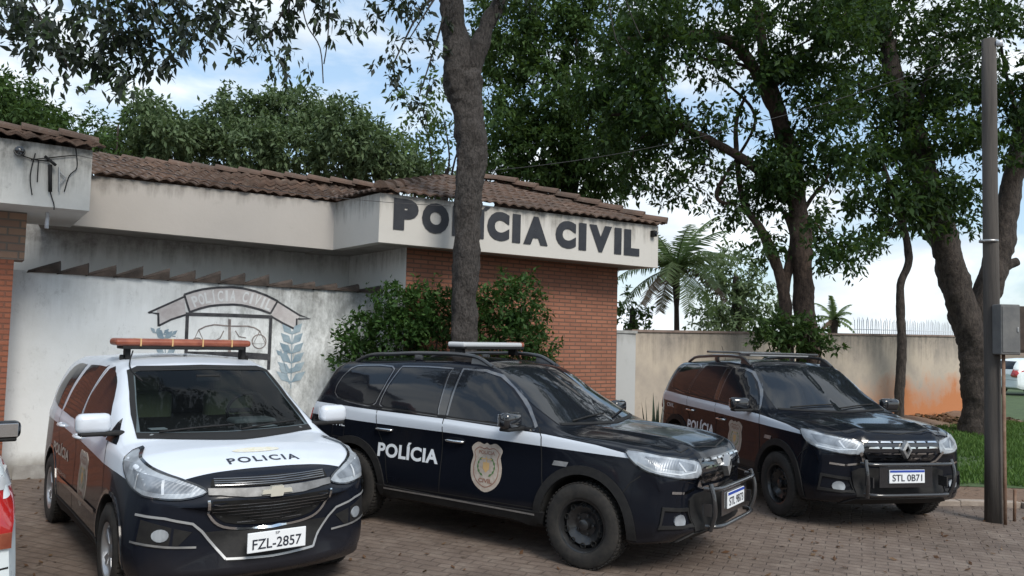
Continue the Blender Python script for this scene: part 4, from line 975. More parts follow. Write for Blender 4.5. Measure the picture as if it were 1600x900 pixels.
    for z, hw in ((.70, .50), (.40, .46)):
        b.tube(smooth_path([(.88, -hw, z), (.95, -hw+.03, z), (.985, -hw+.14, z), (.99, 0, z), (.985, hw-.14, z), (.95, hw-.03, z), (.88, hw, z)], 4), .018, 10)
    for s in (-1, 1):
        b.tube(smooth_path([(.93, s*.485, .74), (.965, s*.495, .62), (.965, s*.485, .50), (.92, s*.46, .37)], 4), .020, 10)
        b.box((.90, s*.42, .52), (.12, .012, .10)); 
    bb = b.build('push_bar', M['pushbar'], r, True, True); bb.data.set_sharp_from_angle(angle=math.radians(40))
    b = MB(); b.box((.975, -.07 , .575), (.012, .60, .20), None, 0, .003); b.build('bar_plate_panel', M['gloss_black'], bb, False, True)
    plate_obj(r, .990, -.07, .585, platetxt, True)
    for ax in (0, -2.676):
        for s in (-1, 1): wheel(r, ax, s*.800, .343, .225, .215, 'steel')
    b = MB(); b.tube([(-2.95, 0, 1.60), (-3.08, 0, 1.80)], .004, 5); b.build('antenna', M['black_plastic'], r, False, True)
    return r
def sidep_trim(r, bvh):
    for fr, s in side_frames():
        for P in ([(-1.47, 1.10), (-1.0, 1.085), (-.5, 1.065)], [(-2.30, 1.122), (-1.9, 1.115), (-1.58, 1.105)]):
            panel('window_trim', strip2d([(s*x, z) for x, z in P], .014), fr, bvh, M['gloss_black'], r, .005, 0)
        panel('door_frame_highlight', strip2d([(s*x, z) for x, z in ((-1.47, 1.12), (-1.45, 1.545), (-1.2, 1.54), (-1.03, 1.50), (-.86, 1.40), (-.65, 1.235), (-.50, 1.09))], .022), fr, bvh, M['frame_grey'], r, .0035, 0)  # frame strip lightened, its gloss highlight is painted in
        panel('pillar_cover', poly2d([(s*x, z) for x, z in ((-1.585, 1.12), (-1.49, 1.12), (-1.475, 1.53), (-1.585, 1.53))]), fr, bvh, M['gloss_black'], r, .0028, 0)
M['suv_mirror'] = M['gloss_black']
M['rail'] = mat('satin black rail', (.05, .052, .056), .3, .3, coat=.5)
M['pushbar'] = mat('push bar black enamel', (.03, .03, .032), .25, .2, coat=1)
M['frame_grey'] = mat('pale frame highlight and grille slat', (.13, .135, .145), .22, .6, coat=1)  # grey lightened to paint frame gloss highlights; also colours the van grille slats

# ------------------------------------------------------------------ white and black minivan
def van_fn(t, x, y, z):
    ay = math_(t, 'ABSOLUTE', y)
    side = math_(t, 'LESS_THAN', z, curve(t, x, [(-3.6, .955), (-2.2, .955), (-1.2, .93), (-.3, .875), (.10, .865), (.5, .84), (.62, .84), (.70, .93), (.9, .93)]))
    return side
M['van_paint'] = painted('white over black police paint', van_fn, (.58, .63, .70), (.008, .010, .016), .24)
VAN = dict(x0=-3.47, x1=.83, axles=(0, -2.62), rw=.318, cowl=-.05, sweepf=.34, sweepr=.16, wsx=-.48, wsw=.75, wssweep=.15, rib=.0, bulge=.03, nose=.03, nosez=.62, pf=2.3,
 zt=[(-3.47, .95), (-3.44, 1.08), (-3.36, 1.28), (-3.26, 1.46), (-3.15, 1.545), (-2.9, 1.585), (-2.3, 1.615), (-1.7, 1.625), (-1.3, 1.61), (-1.0, 1.57), (-.86, 1.53), (-.55, 1.375), (-.25, 1.20), (-.03, 1.07), (.08, 1.055), (.3, 1.035), (.5, 1.0), (.65, .958), (.74, .915), (.80, .86), (.83, .80)],
 zs=[(-3.47, .92), (-3.3, 1.06), (-2.9, 1.07), (-1.4, 1.045), (-.4, 1.01), (0, .985), (.3, .96), (.6, .90), (.75, .84), (.83, .75)],
 ws=[(-3.47, .76), (-3.2, .80), (-2.6, .83), (-1.3, .835), (-.3, .825), (.1, .81), (.5, .78), (.83, .74)],
 wt=[(-3.47, .68), (-3.2, .62), (-2.9, .61), (-2.0, .61), (-1.2, .60), (-.86, .60), (-.4, .68), (-.03, .73), (.1, .73), (.4, .69), (.7, .60), (.83, .52)],
 crown=[(-3.47, .02), (-3.2, .05), (-2.5, .06), (-1.2, .06), (-.8, .05), (-.2, .035), (.1, .04), (.5, .05), (.83, .05)],
 wm=[(-3.47, .78), (-3.1, .85), (-2.62, .868), (-1.4, .86), (-.5, .862), (0, .868), (.45, .85), (.83, .78)],
 zb=[(-3.47, .36), (-3.1, .25), (-2.5, .20), (0, .20), (.5, .20), (.75, .21), (.83, .26)])

M['trim_silver'] = mat('satin silver trim', (.33, .34, .35), .45, .3)
def police_van(loc, rz):
    def panel(name, shape, frame, *a, **k):      # the nose details sit 5 cm up on this tall nose
        if frame is FRONT and np.array(shape[0])[:, 1].max() < 1.03:
            shape = (np.array(shape[0])+np.array((0, .05)), shape[1])
        return panel_at(name, shape, frame, *a, **k)
    r = root('police_minivan', loc, 'white over black police minivan with a long orange beacon bar on its roof', 'police car', None, rz)
    ws = [(-.665, 1.075), (0, 1.065), (.665, 1.075), (.64, 1.20), (.565, 1.50), (.50, 1.522), (0, 1.535), (-.50, 1.522), (-.565, 1.50), (-.64, 1.20)]
    cut = [(y*.955, 1.09+(z-1.065)*.93) for y, z in ws]
    body, bvh = car_body(VAN, r, [M['van_paint'], M['wellblack']], 'body', .375, dict(poly=cut, x0=-1.55, x1=2.0))
    wsg = panel('windshield', poly2d(ws), FRONT, bvh, M['screen'], r, .004, .0)
    panel('windshield_border', strip2d(ws, .035, True), FRONT, bvh, M['seam'], wsg, .0065, 0)
    # cabin seen through the windscreen
    b = MB()
    b.box((-.42, 0, 1.045), (.62, 1.20, .09), None, 0, .03); b.box((-.62, .34, 1.09), (.25, .36, .07), None, 0, .03)
    b.build('dashboard', M['int'], r, False, True)
    for y in (-.36, .36):
        b = MB(); b.box((-1.30, y, 1.14), (.14, .44, .34), None, 0, .05); b.box((-1.34, y, 1.37), (.10, .24, .16), None, 0, .04); b.build('seat', M['int2'], r, False, True)
    b = MB(); ring = [(-.80+.05*math.sin(a), .36+.17*math.cos(a), 1.17+.15*math.sin(a)) for a in np.linspace(0, 2*PI, 25)]
    b.tube(ring, .014, 6, cap=False); b.box((-.80, .36, 1.17), (.03, .30, .04), None, 0, .01); b.build('steering_wheel', M['black_plastic'], r, True, True)
    b = MB(); b.box((-.74, 0, 1.455), (.02, .20, .055), None, 0, .008); b.build('rear_view_mirror', M['black_plastic'], r, False, True)
    b = MB(); b.box((-.20, .30, 1.10), (.10, .17, .006)); b.box((-.34, -.48, 1.10), (.10, .12, .006)); b.build('dashboard_paper', M['decal_white'], r, False, True)
    # side windows
    sidep('side_window', smooth2d([(-1.38, 1.055), (-.9, 1.045), (-.50, 1.04), (-.47, 1.07), (-.68, 1.24), (-.88, 1.38), (-1.02, 1.455), (-1.15, 1.495), (-1.33, 1.505)], True, 2), bvh, M['glass'], r, .003)
    sidep('quarter_glass', [(-.42, 1.03), (-.16, 1.02), (-.28, 1.09), (-.42, 1.18)], bvh, M['glass'], r, .003)
    sidep('side_window', smooth2d([(-2.22, 1.075), (-1.5, 1.06), (-1.47, 1.10), (-1.45, 1.50), (-1.48, 1.517), (-2.0, 1.51), (-2.10, 1.46), (-2.25, 1.12)], True, 2), bvh, M['glass'], r, .003)
    sidep('side_window', smooth2d([(-2.98, 1.12), (-2.42, 1.08), (-2.36, 1.12), (-2.26, 1.46), (-2.30, 1.50), (-2.70, 1.49), (-2.90, 1.40), (-3.02, 1.20)], True, 2), bvh, M['glass'], r, .003)
    panel('rear_window', poly2d([(-.60, 1.12), (.60, 1.12), (.52, 1.44), (-.52, 1.44)]), REAR, bvh, M['glass'], r, .004, .01)
    for fr, s in side_frames():
        for P in ([(-.30, .38), (-.24, .62), (-.28, .95), (-.36, 1.03)], [(-1.42, .30), (-1.42, 1.06), (-1.40, 1.50)], [(-2.33, 1.07), (-2.28, .86), (-2.12, .66), (-2.10, .34)]):
            panel('door_seam', strip2d([(s*x, z) for x, z in P], .009), fr, bvh, M['seam'], r, .0022, 0)
        panel('sill_cladding', poly2d([(s*x, z) for x, z in ((-.38, .215), (-2.24, .215), (-2.22, .32), (-.40, .32))]), fr, bvh, M['black_plastic'], r, .012, .01)
        panel('body_moulding', strip2d([(s*-.45, .50), (s*-2.1, .50)], .035), fr, bvh, M['gloss_black'], r, .010, 0)
        for ax in (0, -2.62):
            arc = [(s*(ax+.392*math.cos(a)), .328+.392*math.sin(a)) for a in np.linspace(-.1, PI+.1, 30)]
            panel('arch_lip', strip2d(arc, .026), fr, bvh, M['gloss_black'], r, .006, .02)
        tv, tf = text2d('POLÍCIA', .78, .115, .03, 1.05); panel('police_lettering', (tv+np.array((s*-2.10, .745)), tf), fr, bvh, M['badge'], r, .003, 0, .04)
        for dz in (0, -.07):
            tv, tf = text2d('POLÍCIA CIVIL', .42, .035, .0, 1.1); panel('police_lettering', (tv+np.array((s*-1.95, .56+dz)), tf), fr, bvh, M['badge'], r, .003, 0, .04)
        badge(r, bvh, fr, s*-1.02, .655, .34, .43)
    handle(r, bvh, -1.27, .955, M['white_paint']); handle(r, bvh, -2.10, .965, M['white_paint'])
    mirror(r, -.30, .93, 1.165, M['white_paint'], M['black_plastic'])
    # headlamps sweep back along the wings
    for s in (-1, 1):
        fd = diag(s*PI/4)
        P = [(.80, .465, .805), (.70, .55, .865), (.50, .67, .925), (.34, .745, .975), (.18, .80, 1.02), (.22, .845, .95), (.34, .845, .865), (.56, .76, .785), (.74, .60, .762)]
        P = [(fd[0].x*x+fd[0].y*s*y, z) for x, y, z in P]
        lp = panel('headlight', poly2d(smooth2d(P, True, 3)), fd, bvh, M['lamp'], r, .008, .02, .04)
        q = lambda x, y: fd[0].x*x+fd[0].y*s*y
        panel('lamp_housing', poly2d([(q(.74, .52), .83), (q(.62, .60), .865), (q(.48, .69), .905), (q(.36, .76), .93), (q(.48, .77), .83), (q(.64, .70), .80), (q(.76, .56), .80)]), fd, bvh, M['lamp_dark'], lp, .0100, 0, .03)
        panel('lamp_divider', strip2d([(q(.66, .68), .79), (q(.58, .635), .875)], .016), fd, bvh, M['reflector'], lp, .0118, 0, .03)
        panel('lamp_divider', strip2d([(q(.48, .79), .815), (q(.42, .72), .93)], .012), fd, bvh, M['reflector'], lp, .0118, 0, .03)
        panel('lamp_edge', strip2d(smooth2d(P, True, 3), .010, True), fd, bvh, M['gloss_black'], lp, .0105, 0, .03)
        panel('fog_recess', poly2d([(s*y, z) for y, z in ((.50, .50), (.78, .585), (.80, .42), (.60, .40))]), FRONT, bvh, M['black_plastic'], r, .004, .004)
        panel('fog_trim', strip2d([(s*y, z) for y, z in ((.80, .615), (.66, .60), (.50, .555), (.44, .50), (.30, .315))], .016), FRONT, bvh, M['trim_silver'], r, .011, 0)
        panel('bumper_glint', strip2d([(s*y, z) for y, z in ((.82, .44), (.66, .42), (.47, .40))], .014), FRONT, bvh, M['dull_metal'], r, .010, 0)
        panel('fog_light', poly2d([(s*(.68+.045*math.cos(a)), .49+.04*math.sin(a)) for a in np.linspace(0, 2*PI, 16)[:-1]]), FRONT, bvh, M['lamp'], r, .012, .01)
    g = panel('upper_grille', poly2d([(-.39, .825), (0, .833), (.39, .825), (.405, .785), (0, .772), (-.405, .785)]), FRONT, bvh, M['wellblack'], r, .008, .01)
    g2 = panel('lower_grille', poly2d(smooth2d([(-.395, .70), (0, .69), (.395, .70), (.385, .62), (.30, .545), (.12, .515), (-.12, .515), (-.30, .545), (-.385, .62)], True, 2)), FRONT, bvh, M['wellblack'], r, .008, .01)
    for z in (.785, .797, .809, .821): panel('grille_slat', strip2d([(-.38, z+.006), (0, z), (.38, z+.006)], .005), FRONT, bvh, M['frame_grey'], g, .012, 0)
    for k in range(7):
        z = .535+k*.023; hw = .16+.23*math.sqrt(min(1, (k+.3)/4)); panel('grille_slat', strip2d([(-hw, z+.004), (0, z), (hw, z+.004)], .006), FRONT, bvh, M['frame_grey'], g2, .012, 0)
    panel('chrome_bar', poly2d([(-.42, .775), (-.2, .765), (0, .762), (.2, .765), (.42, .775), (.42, .735), (.2, .715), (0, .710), (-.2, .715), (-.42, .735)]), FRONT, bvh, M['dull_chrome'], r, .016, .01)
    panel('grille_trim', strip2d([(y, z-.012) for y, z in smooth2d([(-.42, .715), (-.40, .61), (-.31, .53), (-.12, .50), (.12, .50), (.31, .53), (.40, .61), (.42, .715)], False, 4)], .016), FRONT, bvh, M['chrome'], r, .014, 0)
    hit, n, _, _ = bvh.ray_cast(Vector((5, 0, .792)), Vector((-1, 0, 0)))
    b = MB(); cx = hit.x+.02
    P = [(-.105, -.014), (-.045, -.014), (-.045, -.034), (.038, -.034), (.045, -.014), (.105, -.014), (.098, .014), (.042, .014), (.042, .034), (-.038, .034), (-.045, .014), (-.098, .014)]
    P = [(y, z+.792) for y, z in P]; nn = len(P)
    b.add([(cx+.016, y, z) for y, z in P]+[(cx-.02, y, z) for y, z in P], [tuple(range(nn)), tuple(range(2*nn-1, nn-1, -1))]+[(i, nn+i, nn+(i+1) % nn, (i+1) % nn) for i in range(nn)])
    b.build('cross_emblem', M['emblem_pale'], r, False, True)
    panel('bumper_insert', poly2d([(-.28, .30), (.28, .30), (.44, .49), (-.44, .49)]), FRONT, bvh, M['black_plastic'], r, .006, .004)
    panel('bumper_trim', strip2d([(-.30, .315), (0, .305), (.30, .315)], .014), FRONT, bvh, M['trim_silver'], r, .012, 0)
    plate_obj(r, .905, .0, .475, 'FZL-2857', False)
    tv, tf = text2d('POLICIA', .50, .085, .022, 1.25); panel('bonnet_lettering', (tv+np.array((.0, -.60)), tf), TOP, bvh, M['ink'], r, .003, 0, .04)
    panel('bonnet_crest', poly2d([(.17*math.cos(a), -.44+.05*math.sin(a)) for a in np.linspace(0, 2*PI, 24)[:-1]]), TOP, bvh, M['crest'], r, .003, 0)
    panel('cowl_panel', strip2d([(-.64, 1.072), (0, 1.062), (.64, 1.072)], .014), FRONT, bvh, M['black_plastic'], r, .006, .004)
    for y0, y1 in ((-.52, .02), (.06, .54)):
        pts = []
        for k in range(7):
            u = k/6; y = y0+(y1-y0)*u; z = 1.085+.03*math.sin(u*PI/2)
            hit, n, _, _ = bvh.ray_cast(Vector((4, y, z)), Vector((-1, 0, 0))); pts.append(hit+n*.02)
        b = MB(); b.tube(pts, .008, 6); b.build('wiper', M['black_plastic'], r, True, True)
    # long beacon bar
    b = MB(); b.box((-1.40, -.04, 1.735), (.27, 1.16, .062), None, 0, .028); lb = b.build('beacon_bar', M['orange_lens'], r, False, True)
    b = MB()
    for y in (-.42, -.16, .10, .36): b.box((-1.40, y, 1.735), (.274, .012, .066), None, 0, .003)
    b.build('beacon_clip', M['badge_gold'], lb, False, True)
    b = MB(); b.box((-1.40, -.04, 1.69), (.24, 1.04, .03), None, 0, .008)
    for s in (-1, 1):
        b.box((-1.40, s*.50, 1.645), (.10, .045, .13), None, 0, .012); b.box((-1.40, s*.54, 1.60), (.06, .03, .05), None, 0, .01)
    b.build('beacon_mount', M['black_plastic'], lb, False, True)
    pts = []
    for k in range(9):
        u = k/8; x = -1.18+u*.42; y = -.50-.06*math.sin(u*3)
        hit, n, _, _ = bvh.ray_cast(Vector((x, y, 4)), Vector((0, 0, -1))); pts.append(hit+Vector((0, 0, .008+.09*(1-u)**3)))
    b = MB(); b.tube(pts, .006, 5); b.build('beacon_cable', M['black_plastic'], lb, True, True)
    for s in (-1, 1):
        panel('tail_light', poly2d([(-s*y, z) for y, z in ((.58, .80), (.77, .80), (.77, 1.10), (.66, 1.10))]), REAR, bvh, M['redlens'], r, .008, .01)
    for ax in (0, -2.62):
        for s in (-1, 1): wheel(r, ax, s*.765, .318, .20, .195, 'alloy')
    return r
M['dull_chrome'] = noisy('weathered chrome bar', (.10, .10, .10), (.22, .22, .22), 9, .55, 0, metal=.5)
M['emblem_pale'] = mat('pale gold emblem', (.62, .60, .52), .3, .3, coat=.5)
M['crest'] = noisy('bonnet crest', (.62, .58, .42), (.70, .70, .66), 30, .4, 0)

mid = police_suv((1.127, 7.291, 0), -.6076, 'black police SUV with a pale beacon bar, parked in the middle beside the minivan', 'STL 9B73', 'beacon')
rgt = police_suv((3.813, 8.911, 0), -1.3606, 'black police SUV seen nearly head on, parked closest to the grass and pole', 'STL 0B71', 'flat')
van = police_van((-2.078, 6.105, 0), -.9145)

# ------------------------------------------------------------------ white hatchback at the left edge (its rear corner shows)
HB = dict(VAN); HB.update(x0=-3.30, x1=.80, axles=(0, -2.50), rw=.30,
 zt=[(-3.30, .90), (-3.27, 1.02), (-3.15, 1.20), (-2.95, 1.38), (-2.75, 1.44), (-2.2, 1.49), (-1.5, 1.50), (-1.1, 1.46), (-.9, 1.40), (-.5, 1.18), (-.15, .99), (0, .97), (.3, .93), (.6, .85), (.75, .76), (.80, .70)],
 zs=[(-3.30, .86), (-3.1, .96), (-1.4, .94), (0, .89), (.4, .84), (.7, .74), (.80, .66)], x0_=0)
M['white_car'] = painted('plain white paint', lambda t, x, y, z: 0., (.66, .72, .74), (.66, .72, .74), .3)
def hatchback(loc, rz):
    r = root('parked_car', loc, 'white car at the far left edge, only its rear corner and red tail light showing', 'car', None, rz)
    body, bvh = car_body(HB, r, [M['white_car'], M['wellblack']], 'body', .355)
    panel('windshield', poly2d([(-.62, 1.0), (.62, 1.0), (.54, 1.36), (-.54, 1.36)]), FRONT, bvh, M['glass'], r, .004, .01)
    panel('rear_window', poly2d([(-.60, 1.04), (.60, 1.04), (.52, 1.36), (-.52, 1.36)]), REAR, bvh, M['glass'], r, .004, .01)
    sidep('side_window', [(-1.38, .97), (-.55, .95), (-.85, 1.28), (-1.0, 1.37), (-1.36, 1.40)], bvh, M['glass'], r)
    sidep('side_window', [(-2.55, 1.02), (-1.48, .98), (-1.46, 1.40), (-2.25, 1.38)], bvh, M['glass'], r)
    for s in (-1, 1):
        t = panel('tail_light', poly2d([(s*y, z) for y, z in ((.56, .78), (.80, .76), (.82, 1.06), (.62, 1.05))]), REAR, bvh, M['redlens'], r, .012, .02)
        panel('lamp_lens', poly2d([(s*y, z) for y, z in ((.60, .74), (.80, .72), (.80, .80), (.60, .81))]), REAR, bvh, M['orange_lens'], t, .016, .01)
        panel('lamp_lens', poly2d([(s*y, z) for y, z in ((.64, 1.005), (.81, 1.0), (.81, 1.065), (.66, 1.06))]), REAR, bvh, M['clear_lens'], t, .016, .01)
        panel('headlight', poly2d([(s*y, z) for y, z in ((.44, .66), (.74, .68), (.74, .80), (.46, .76))]), FRONT, bvh, M['lamp'], r, .008, .02)
    panel('rear_bumper_seam', strip2d([(-.80, .62), (.80, .62)], .01), REAR, bvh, M['seam'], r, .0022, 0)
    handle(r, bvh, -1.27, .86, M['white_paint'])
    mirror(r, -.50, .96, 1.02, M['gloss_black'], M['black_plastic'])
    for ax in (0, -2.50):
        for s in (-1, 1): wheel(r, ax, s*.755, .30, .18, .18, 'cover')
    b = MB(); b.box((-3.345, 0, .80), (.012, .40, .13), None, 0, .004); b.build('licence_plate', M['plate'], r, False, True)
    return r

# ------------------------------------------------------------------ the white car at the edge, and a far one on the grass
hatch = hatchback((-5.10, 6.22, 0), 2.214)
def copy_tree(o, parent=None):
    c = o.copy(); COL.objects.link(c); c.parent = parent
    for ch in [x for x in bpy.data.objects if x.parent == o]: copy_tree(ch, c)
    return c
far = copy_tree(hatch); far.location = (23.1, 33, 0); far.rotation_euler.z = .2; far['label'] = 'distant pale car on the grass, behind the wooden pole at the right edge'
far['group'] = hatch['group'] = 'ordinary parked cars'

# ------------------------------------------------------------------ wooden pole with meter box, cables
M['polewood'] = noisy('weathered grey pole', (.045, .040, .037), (.095, .085, .076), 7, .9, .7, (1, 1, .08), .02)
pole = root('utility_pole', (5.27, 8.7, 0), 'weathered grey wooden pole standing on the paving edge at the right', 'pole')
b = MB(); P = [U(x, y, 8.7) for x, y in ((1552, 700), (1551, 600), (1549, 450), (1547, 300), (1546, 180), (1545, 62))]; P = [Vector((5.27, 8.7, -.02))]+P
b.tube(P, [.090, .086, .082, .080, .077, .075, .073], 14, 0, .03); b.build('post', M['polewood'], pole, True)
b = MB()
for z in (1.2, 2.9): b.lathe(Vector((5.25, 8.7, z)), (0, 0, 1), [(.094, -.02), (.10, -.02), (.10, .02), (.094, .02)], 16)
b = MB(); b.lathe(Vector((5.25, 8.7, 3.05)), (0, 0, 1), [(.088, -.012), (.096, -.012), (.096, .012), (.088, .012)], 16); b.build('wire_band', M['dull_metal'], pole, True)
ins2 = MB(); c = U(1556, 68, 8.65); ins2.tube([c, c+Vector((.06, -.03, .0))], .035, 10); ins2.build('insulator', M['white_paint'], pole, True)
mb = root('meter_box', tuple(U(1572, 515, 8.55)), 'grey metal meter box fixed to the wooden pole', 'electric box')
c = U(1572, 515, 8.55); b = MB(); b.box(c, (.21, .16, .54), None, 0, .012); b.build('cabinet', noisy('grey meter box', (.085, .088, .09), (.13, .13, .13), 6, .6, .2), mb)
b = MB(); b.box(c+Vector((0, -.083, 0)), (.18, .008, .49), None, 0, .003); d_ = b.build('cabinet_door', noisy('grey meter door', (.09, .093, .096), (.14, .14, .137), 6, .55, .1), mb); 
b = MB(); b.box(c+Vector((.07, -.09, 0)), (.015, .012, .05), None, 0, .003); b.build('latch', M['dull_metal'], d_)
b = MB(); b.tube([c+Vector((-.02, .02, -.27)), c+Vector((-.02, .02, -1.6)), Vector((c.x-.02, c.y+.02, 0))], .018, 8); b.build('conduit', noisy('rusty conduit', (.12, .06, .035), (.2, .13, .09), 8, .8, .2), mb, True)
db = root('junction_box', tuple(U(1594, 515, 8.9)), 'dark rusty box behind the grey meter box on the pole', 'electric box')
c = U(1594, 515, 8.9); b = MB(); b.box(c, (.20, .18, .52), None, 0, .01); b.box(c+Vector((0, -.095, 0)), (.17, .01, .47), None, 0, .003); b.build('cabinet', noisy('rusty dark box', (.03, .022, .018), (.06, .04, .03), 8, .8, .3), db)
b = MB(); b.tube([c+Vector((-.28, 0, .05)), c+Vector((-.08, 0, .05))], .015, 8); b.build('mounting_arm', M['dull_metal'], db)
for (x, h, lb) in ((1585, .34, 'thin short rusty stake'),):
    p = U(x, 812, 8.75); b = MB(); b.tube([(p.x, 8.75, -.02), (p.x+.01, 8.75, h)], .016, 8, 0, .1); tag(b.build('metal_stake', noisy('rusty stake', (.12, .06, .035), (.2, .13, .09), 8, .8, .2), None, True), 'short rusty stake in the ground beside the wooden pole', 'stake')
def cable(A, Bp, sag, label, r=.0035):
    A, Bp = Vector(A), Vector(Bp); P = [A.lerp(Bp, t)-Vector((0, 0, sag*4*t*(1-t))) for t in np.linspace(0, 1, 24)]; b = MB(); b.tube(P, r, 6); tag(b.build('overhead_cable', M['cable'], None, True), label, 'cable')
M['cable'] = mat('grey cable', (.05, .05, .052), .8)
cable(onbox(118, 243, .03), U(705, 322, 10.3), .10, 'thin cable running from the left canopy along the white band to the tree trunk')
cable(U(745, 268, 10.3), U(1545, 72, 8.68), .25, 'overhead cable from the big trunk to the top of the wooden pole')
cable(U(1546, 78, 8.68), U(1180, 185, 17), .3, 'slack cable from the pole top into the right hand trees')

# ------------------------------------------------------------------ vegetation
M['bark_rough'] = bark('rough mottled bark', (.009, .007, .006), (.042, .037, .034), 14)
M['bark_dark'] = bark('dark brown bark', (.014, .010, .009), (.034, .027, .023), 6)
M['bark_red'] = bark('reddish bark', (.018, .012, .010), (.048, .033, .026), 7)
M['leaf_dark'] = leafmat('dark tree leaves', (.011, .027, .010), (.023, .052, .015), (.046, .095, .025), .32)
M['leaf_mid'] = leafmat('mid green leaves', (.028, .060, .018), (.050, .095, .026), (.080, .135, .040), .28)
M['leaf_mango'] = leafmat('dense green leaves', (.078, .120, .060), (.115, .165, .082), (.15, .205, .105), .28)
M['leaf_light'] = leafmat('light green leaves', (.07, .12, .035), (.11, .17, .055), (.15, .22, .08), .35)
M['leaf_over'] = leafmat('overhanging leaves', (.022, .030, .028), (.038, .048, .040), (.050, .085, .030), .12)
M['leaf_shrub'] = leafmat('shrub leaves', (.020, .055, .014), (.038, .088, .020), (.065, .125, .032), .25)
def leaves(name, clumps, m, parent, leaf=.14, asp=.42, twig=.32, per=14, droop=.35, dens=1., sub=1.):
    """clumps: (centre, (rx, ry, rz), twigs); kite shaped leaves gathered on twigs"""
    allV = []; 
    for c, R, nt in clumps:
        nt = max(1, int(nt*dens)); d = rng.normal(size=(nt, 3)); d /= np.linalg.norm(d, axis=1)[:, None]
        rad = rng.uniform(.25, 1., nt)**.45*rng.uniform(.82, 1.12, nt); cen = np.array(c)+d*rad[:, None]*np.array(R)
        tdir = d*.8+rng.normal(0, .5, (nt, 3)); tdir[:, 2] -= droop*.6; tdir /= np.linalg.norm(tdir, axis=1)[:, None]
        u = rng.uniform(0, 1, (nt, per)); base = cen[:, None]+tdir[:, None]*(u[..., None]*twig)+rng.normal(0, twig*.16, (nt, per, 3))
        ld = tdir[:, None]*.5+rng.normal(0, .75, (nt, per, 3)); ld[..., 2] -= droop; ld /= np.linalg.norm(ld, axis=2)[..., None]
        nr = rng.normal(0, .55, (nt, per, 3)); nr[..., 2] += 1; wv = np.cross(ld, nr); wv /= np.linalg.norm(wv, axis=2)[..., None]+1e-9
        nn = np.cross(wv, ld); Ls = leaf*rng.uniform(.6, 1.25, (nt, per))[..., None]
        v0 = base; v1 = base+ld*Ls*.42+wv*Ls*asp*.5; v2 = base+ld*Ls-nn*Ls*.10; v3 = base+ld*Ls*.42-wv*Ls*asp*.5
        allV.append(np.stack([v0, v1, v2, v3], 2).reshape(-1, 3))
    V = np.concatenate(allV); n = len(V)//4
    V = V-np.array(origin(parent)) if parent is not None else V
    me = bpy.data.meshes.new(name); me.vertices.add(len(V)); me.vertices.foreach_set('co', V.ravel()); me.loops.add(4*n); me.polygons.add(n)
    me.loops.foreach_set('vertex_index', np.arange(4*n)); me.polygons.foreach_set('loop_start', np.arange(n)*4); me.polygons.foreach_set('loop_total', np.full(n, 4)); me.update(calc_edges=True)
    me.materials.append(m); o = bpy.data.objects.new(name, me); COL.objects.link(o); o.parent = parent; return o
def cl(px, py, Y, r, n, ry=None, flat=.8):
    """one clump at photo pixel and distance, radius in pixels"""
    c = U(px, py, Y); R = r*Y/F; return (tuple(c), (R, ry if ry else R, R*flat), n)
def layered(cls, k=6, s=.46, flat=.42, depth=.9):
    out = []
    for x, y, Y, r, n in cls:
        for i in range(k):
            a = random.uniform(0, 2*PI); q = r*random.uniform(.15, .95); rr = r*s*random.uniform(.75, 1.25)
            out.append(cl(x+q*math.cos(a), y+q*math.sin(a)*.85, Y+random.uniform(-depth, depth), rr, max(2, int(n/k*1.08)), rr*Y/F, flat))
    return out
def limbs(b, start, targets, r0, seg=7, wob=.12):
    for tpt in targets:
        A = Vector(start); T = Vector(tpt); mid = A.lerp(T, .5)+Vector((random.uniform(-wob, wob), random.uniform(-wob, wob), .12*(T-A).length)); P = smooth_path([A, A.lerp(mid, .5)+Vector((0, 0, .05)), mid, T], 4)
        b.tube(P, lerp_list([r0, r0*.25], len(P)), seg)

# --- foreground trunk with rough bark, its high limb carries the leaves over the left side
tA = root('tree', (-.62, 10.2, 0), 'tall tree with rough mottled bark standing in front of the white lettering', 'tree')
b = MB(); k_ = 10.2/F
P = [U(x, y, 10.2) for x, y in ((724, 640), (725, 540), (727, 450), (732, 330), (737, 240), (728, 160), (722, 110))]; P = [Vector((-.62, 10.2, -.05))]+P
P = smooth_path(P, 24); b.tube(P, lerp_list([r*k_ for r in (30, 22, 20, 19.5, 20, 23, 27, 29)], len(P)), 30, 0, .015, True, (.22, 9))
P = smooth_path([U(718, 130, 10.2), U(712, 60, 10.2), U(703, -20, 10.15), U(690, -120, 10.0)], 24); b.tube(P, lerp_list([25*k_, 20*k_, 17*k_, 14*k_], len(P)), 26, 0, .015, True, (.22, 9))
P = smooth_path([U(733, 125, 10.2), U(757, 50, 10.2), U(785, -10, 10.2), U(820, -110, 10.3)], 24); b.tube(P, lerp_list([16*k_, 14*k_, 12*k_, 10*k_], len(P)), 22, 0, .015, True, (.22, 9))
LB = U(690, -120, 10.0)
far_l = [Vector((-2.2, 9.2, 6.6)), Vector((-4.3, 7.6, 6.3)), Vector((-5.2, 7.2, 5.6))]
P = smooth_path([LB]+far_l, 6); b.tube(P, lerp_list([.13, .09, .06, .03], len(P)), 9)
